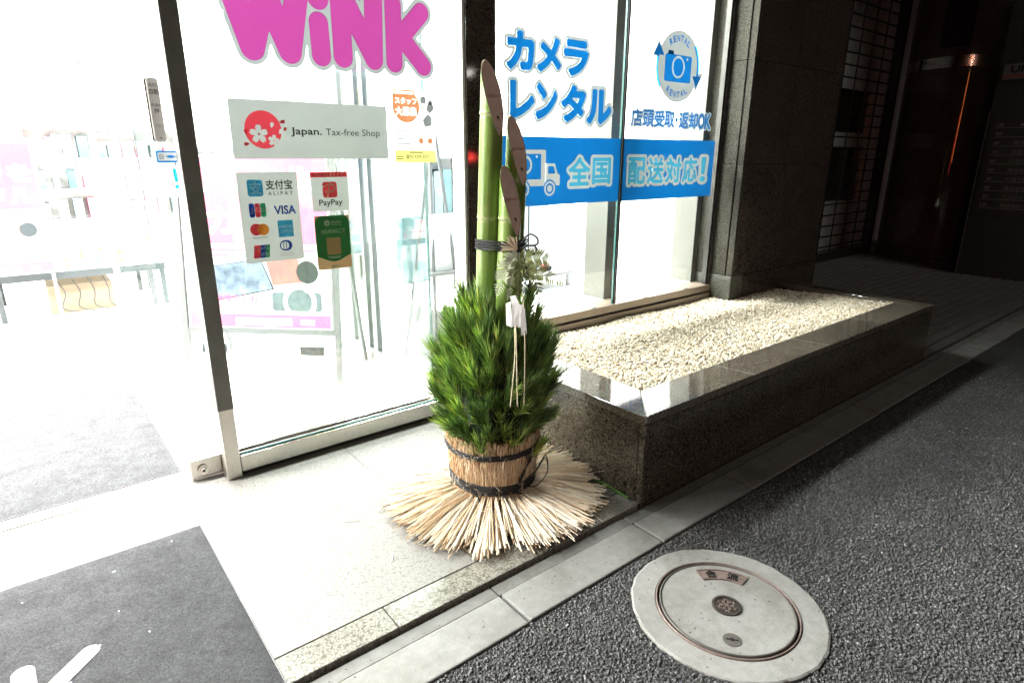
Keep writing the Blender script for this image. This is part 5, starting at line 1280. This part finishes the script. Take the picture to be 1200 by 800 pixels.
for z0, z1 in ((-.02, .70), (.702, 1.40), (1.402, 2.058), (2.172, 2.80), (2.802, 3.6)):
    MB().lathe([(.60, z0), (.60, z1)], (8.75, 2.65, 0), 96, caps=False).build('column_drum', 'granite_col', cl, True)
MB().lathe([(.606, 2.060), (.606, 2.170)], (8.75, 2.65, 0), 96, caps=False).build('steel_band', 'steel_band', cl, True)
vl = thing('louvre_panel', (8.07, 2.6, 2.3), 'small dark louvre panel with rows of slots above the steel band', 'louvre')
box('panel', 'black', (8.10, 2.50, 2.26), (8.16, 2.76, 2.99), vl)
for k in range(10): box('slot_row', 'darkalu', (8.094, 2.52, 2.30+.066*k), (8.0995, 2.74, 2.322+.066*k), vl)
dw = thing('directory_wall', (7.6, 1.2, 0), 'black wall carrying the floor directory at the right of the entrance', 'wall')
blk = simple('black_enamel', (.045, .045, .046), .35, var=.2)
box('wall_body', blk, (7.406, -1.0, -.02), (8.0, 1.992, 3.75), dw); box('edge_strip', 'lightframe', (7.399, 1.9935, -.01), (7.412, 1.9985, 1.56), dw)
db = thing('floor_directory', (7.4, 1.6, .6), 'black floor directory with ten ruled rows of small grey writing', 'sign')
box('board', blk, (7.396, .70, .60), (7.4055, 1.965, 1.53), db)
S = Sheet(db, lambda x, z, l: (7.3955-.0008*l, 1.915-x, z)); grey = simple('grey_print', (.30, .30, .30), .6)
rows_ = ['', '', '株式会社', '外国人技能実習', '日本行政書士会', '株式会社', '外国人技能実習機構', '株式会社イン', 'エスプリットトレー', '株式会社ウィン']
for k in range(10):
    z = 1.400-.0815*k; S.put('row_rule', grey, 1, rect_s(0, z, 1.0, z+.005)); S.put('lettering', grey, 1, fit('%dF' % (10-k), (.005, z+.014, .055, z+.045), .01))
    if rows_[k]: S.put('lettering', grey, 1, fit(rows_[k], (.16, z+.012, .16+.042*len(rows_[k]), z+.05)))
    elif k == 0: S.put('lettering', grey, 1, rect_s(.18, z+.02, .30, z+.035))
np_ = thing('name_plate', (7.39, 1.7, 1.84), 'pale building name plate with a red line above the floor directory', 'sign')
box('plate', 'lightframe', (7.388, .9, 1.86), (7.4055, 1.955, 1.957), np_); box('plate', 'lightframe', (7.388, .9, 1.826), (7.4055, 1.955, 1.842), np_)
box('red_line', 'redprint', (7.392, .9, 1.8425), (7.4055, 1.953, 1.8595), np_); S = Sheet(np_, lambda x, z, l: (7.3875-.0008*l, 1.92-x, z)); S.put('lettering', 'black', 1, fit('URBAN', (.02, 1.878, .36, 1.940), .03))

# ============================================================ LAMPS ACROSS THE STREET (seen only as reflections in the polished stone)
def lamp_mat(c, s): return emit('lamp_glow', c, s)
def street_lamp(x, y_, z, arm, c, s, r, label):
    t = thing('street_lamp', (x, y_, 0), label, 'street lamp')
    MB().tube([(x-arm, y_, 0), (x-arm, y_, z+.10)], [.06, .04], 10).build('pole', 'lightframe', t)
    MB().tube([(x-arm, y_, z+.10), (x-arm*.4, y_, z+.16), (x, y_, z+.10)], .025, 8).build('arm', 'lightframe', t)
    MB().lathe([(r*.4, r*1.1), (r*1.2, r*.3), (r*1.2, 0)], (x, y_, z), 20).build('lamp_shade', 'lightframe', t)
    MB().lathe([(0, -r), (r*.6, -r*.8), (r, 0), (r*.9, .2*r), (0, .2*r)], (x, y_, z), 16).build('bulb', lamp_mat(c, s), t, True)
street_lamp(15.6, -5, 3.5, .9, (1, .93, .85), 90, .07, 'street lamp with a white bulb on a short arm across the road')
street_lamp(16.8, -5.0, 4.6, .5, (1, .62, .22), 60, .06, 'street lamp with an amber bulb across the road')
street_lamp(6.54, -5, 2.5, .4, (1, .95, .85), 70, .05, 'low street lamp nearest to the shop across the road')
street_lamp(19.3, -5, 2.25, .6, (.85, .93, 1), 90, .13, 'big cold white lamp standing in for a lit shop sign across the road')  # added lamp in place of the lit shop sign mirrored in the pillar
street_lamp(-11, -4.6, 4.55, .6, (1, .95, .88), 160, .12, 'tall street lamp with a white bulb far behind along the road')
street_lamp(-9.9, -4.02, 4.38, .6, (1, .45, .15), 110, .085, 'tall street lamp with an orange bulb along the road')
street_lamp(-1.5, -8.0, 3.72, .6, (1, .62, .45), 120, .13, 'tall street lamp with a pinkish bulb opposite the shop')
def stand_in_post(x, y_, z, c, label):  # added posts with small lamps, made up for coloured spots in the reflections
    t = thing('stand_in_light', (x, y_, 0), label, 'stand-in light')
    MB().tube([(x, y_, 0), (x, y_, z-.05)], .03, 8).build('post', 'redprint', t); MB().lathe([(0, -.05), (.045, -.04), (.05, 0), (.045, .04), (0, .05)], (x, y_, z), 14).build('lamp', lamp_mat(c, 60), t, True)
stand_in_post(17.0, -5, .68, (1, .03, .03), 'red lamp on an added post standing in for a car tail light'); stand_in_post(19.25, -5, 1.05, (1, .25, .03), 'orange lamp on an added post for an orange glow reflected in the pillar')
stand_in_post(6.56, -5.0, 1.1, (1, .05, .04), 'red lamp on an added post for the red glow in the dark column'); stand_in_post(-10.2, -3.62, 4.40, (1, .12, .08), 'red lamp on an added tall post standing in for a traffic signal')
vs_t = thing('vertical_sign', (-9.3, -3.95, 0), 'narrow vertical shop sign glowing orange red across the road', 'sign')
box('post', 'greyframe', (-9.34, -4.0, 0), (-9.30, -3.9, 4.0), vs_t); box('sign_box', 'greyframe', (-9.36, -4.06, .9), (-9.281, -3.84, 3.9), vs_t); box('glowing_face', emit('orange_sign_glow', (1, .22, .05), 26), (-9.28, -4.03, .95), (-9.27, -3.87, 3.85), vs_t)
vs_t = thing('vertical_sign', (-9.6, -3.45, 0), 'narrow vertical shop sign glowing deep red across the road', 'sign')
box('post', 'greyframe', (-9.64, -3.5, 0), (-9.60, -3.4, 3.0), vs_t); box('sign_box', 'greyframe', (-9.66, -3.53, .5), (-9.581, -3.35, 2.6), vs_t); box('glowing_face', emit('red_sign_glow', (1, .05, .04), 14), (-9.58, -3.50, .55), (-9.57, -3.38, 2.55), vs_t); stand_in_post(-4, -6.8, 1.5, (1, .25, .04), 'orange lamp on an added post opposite the doorway')
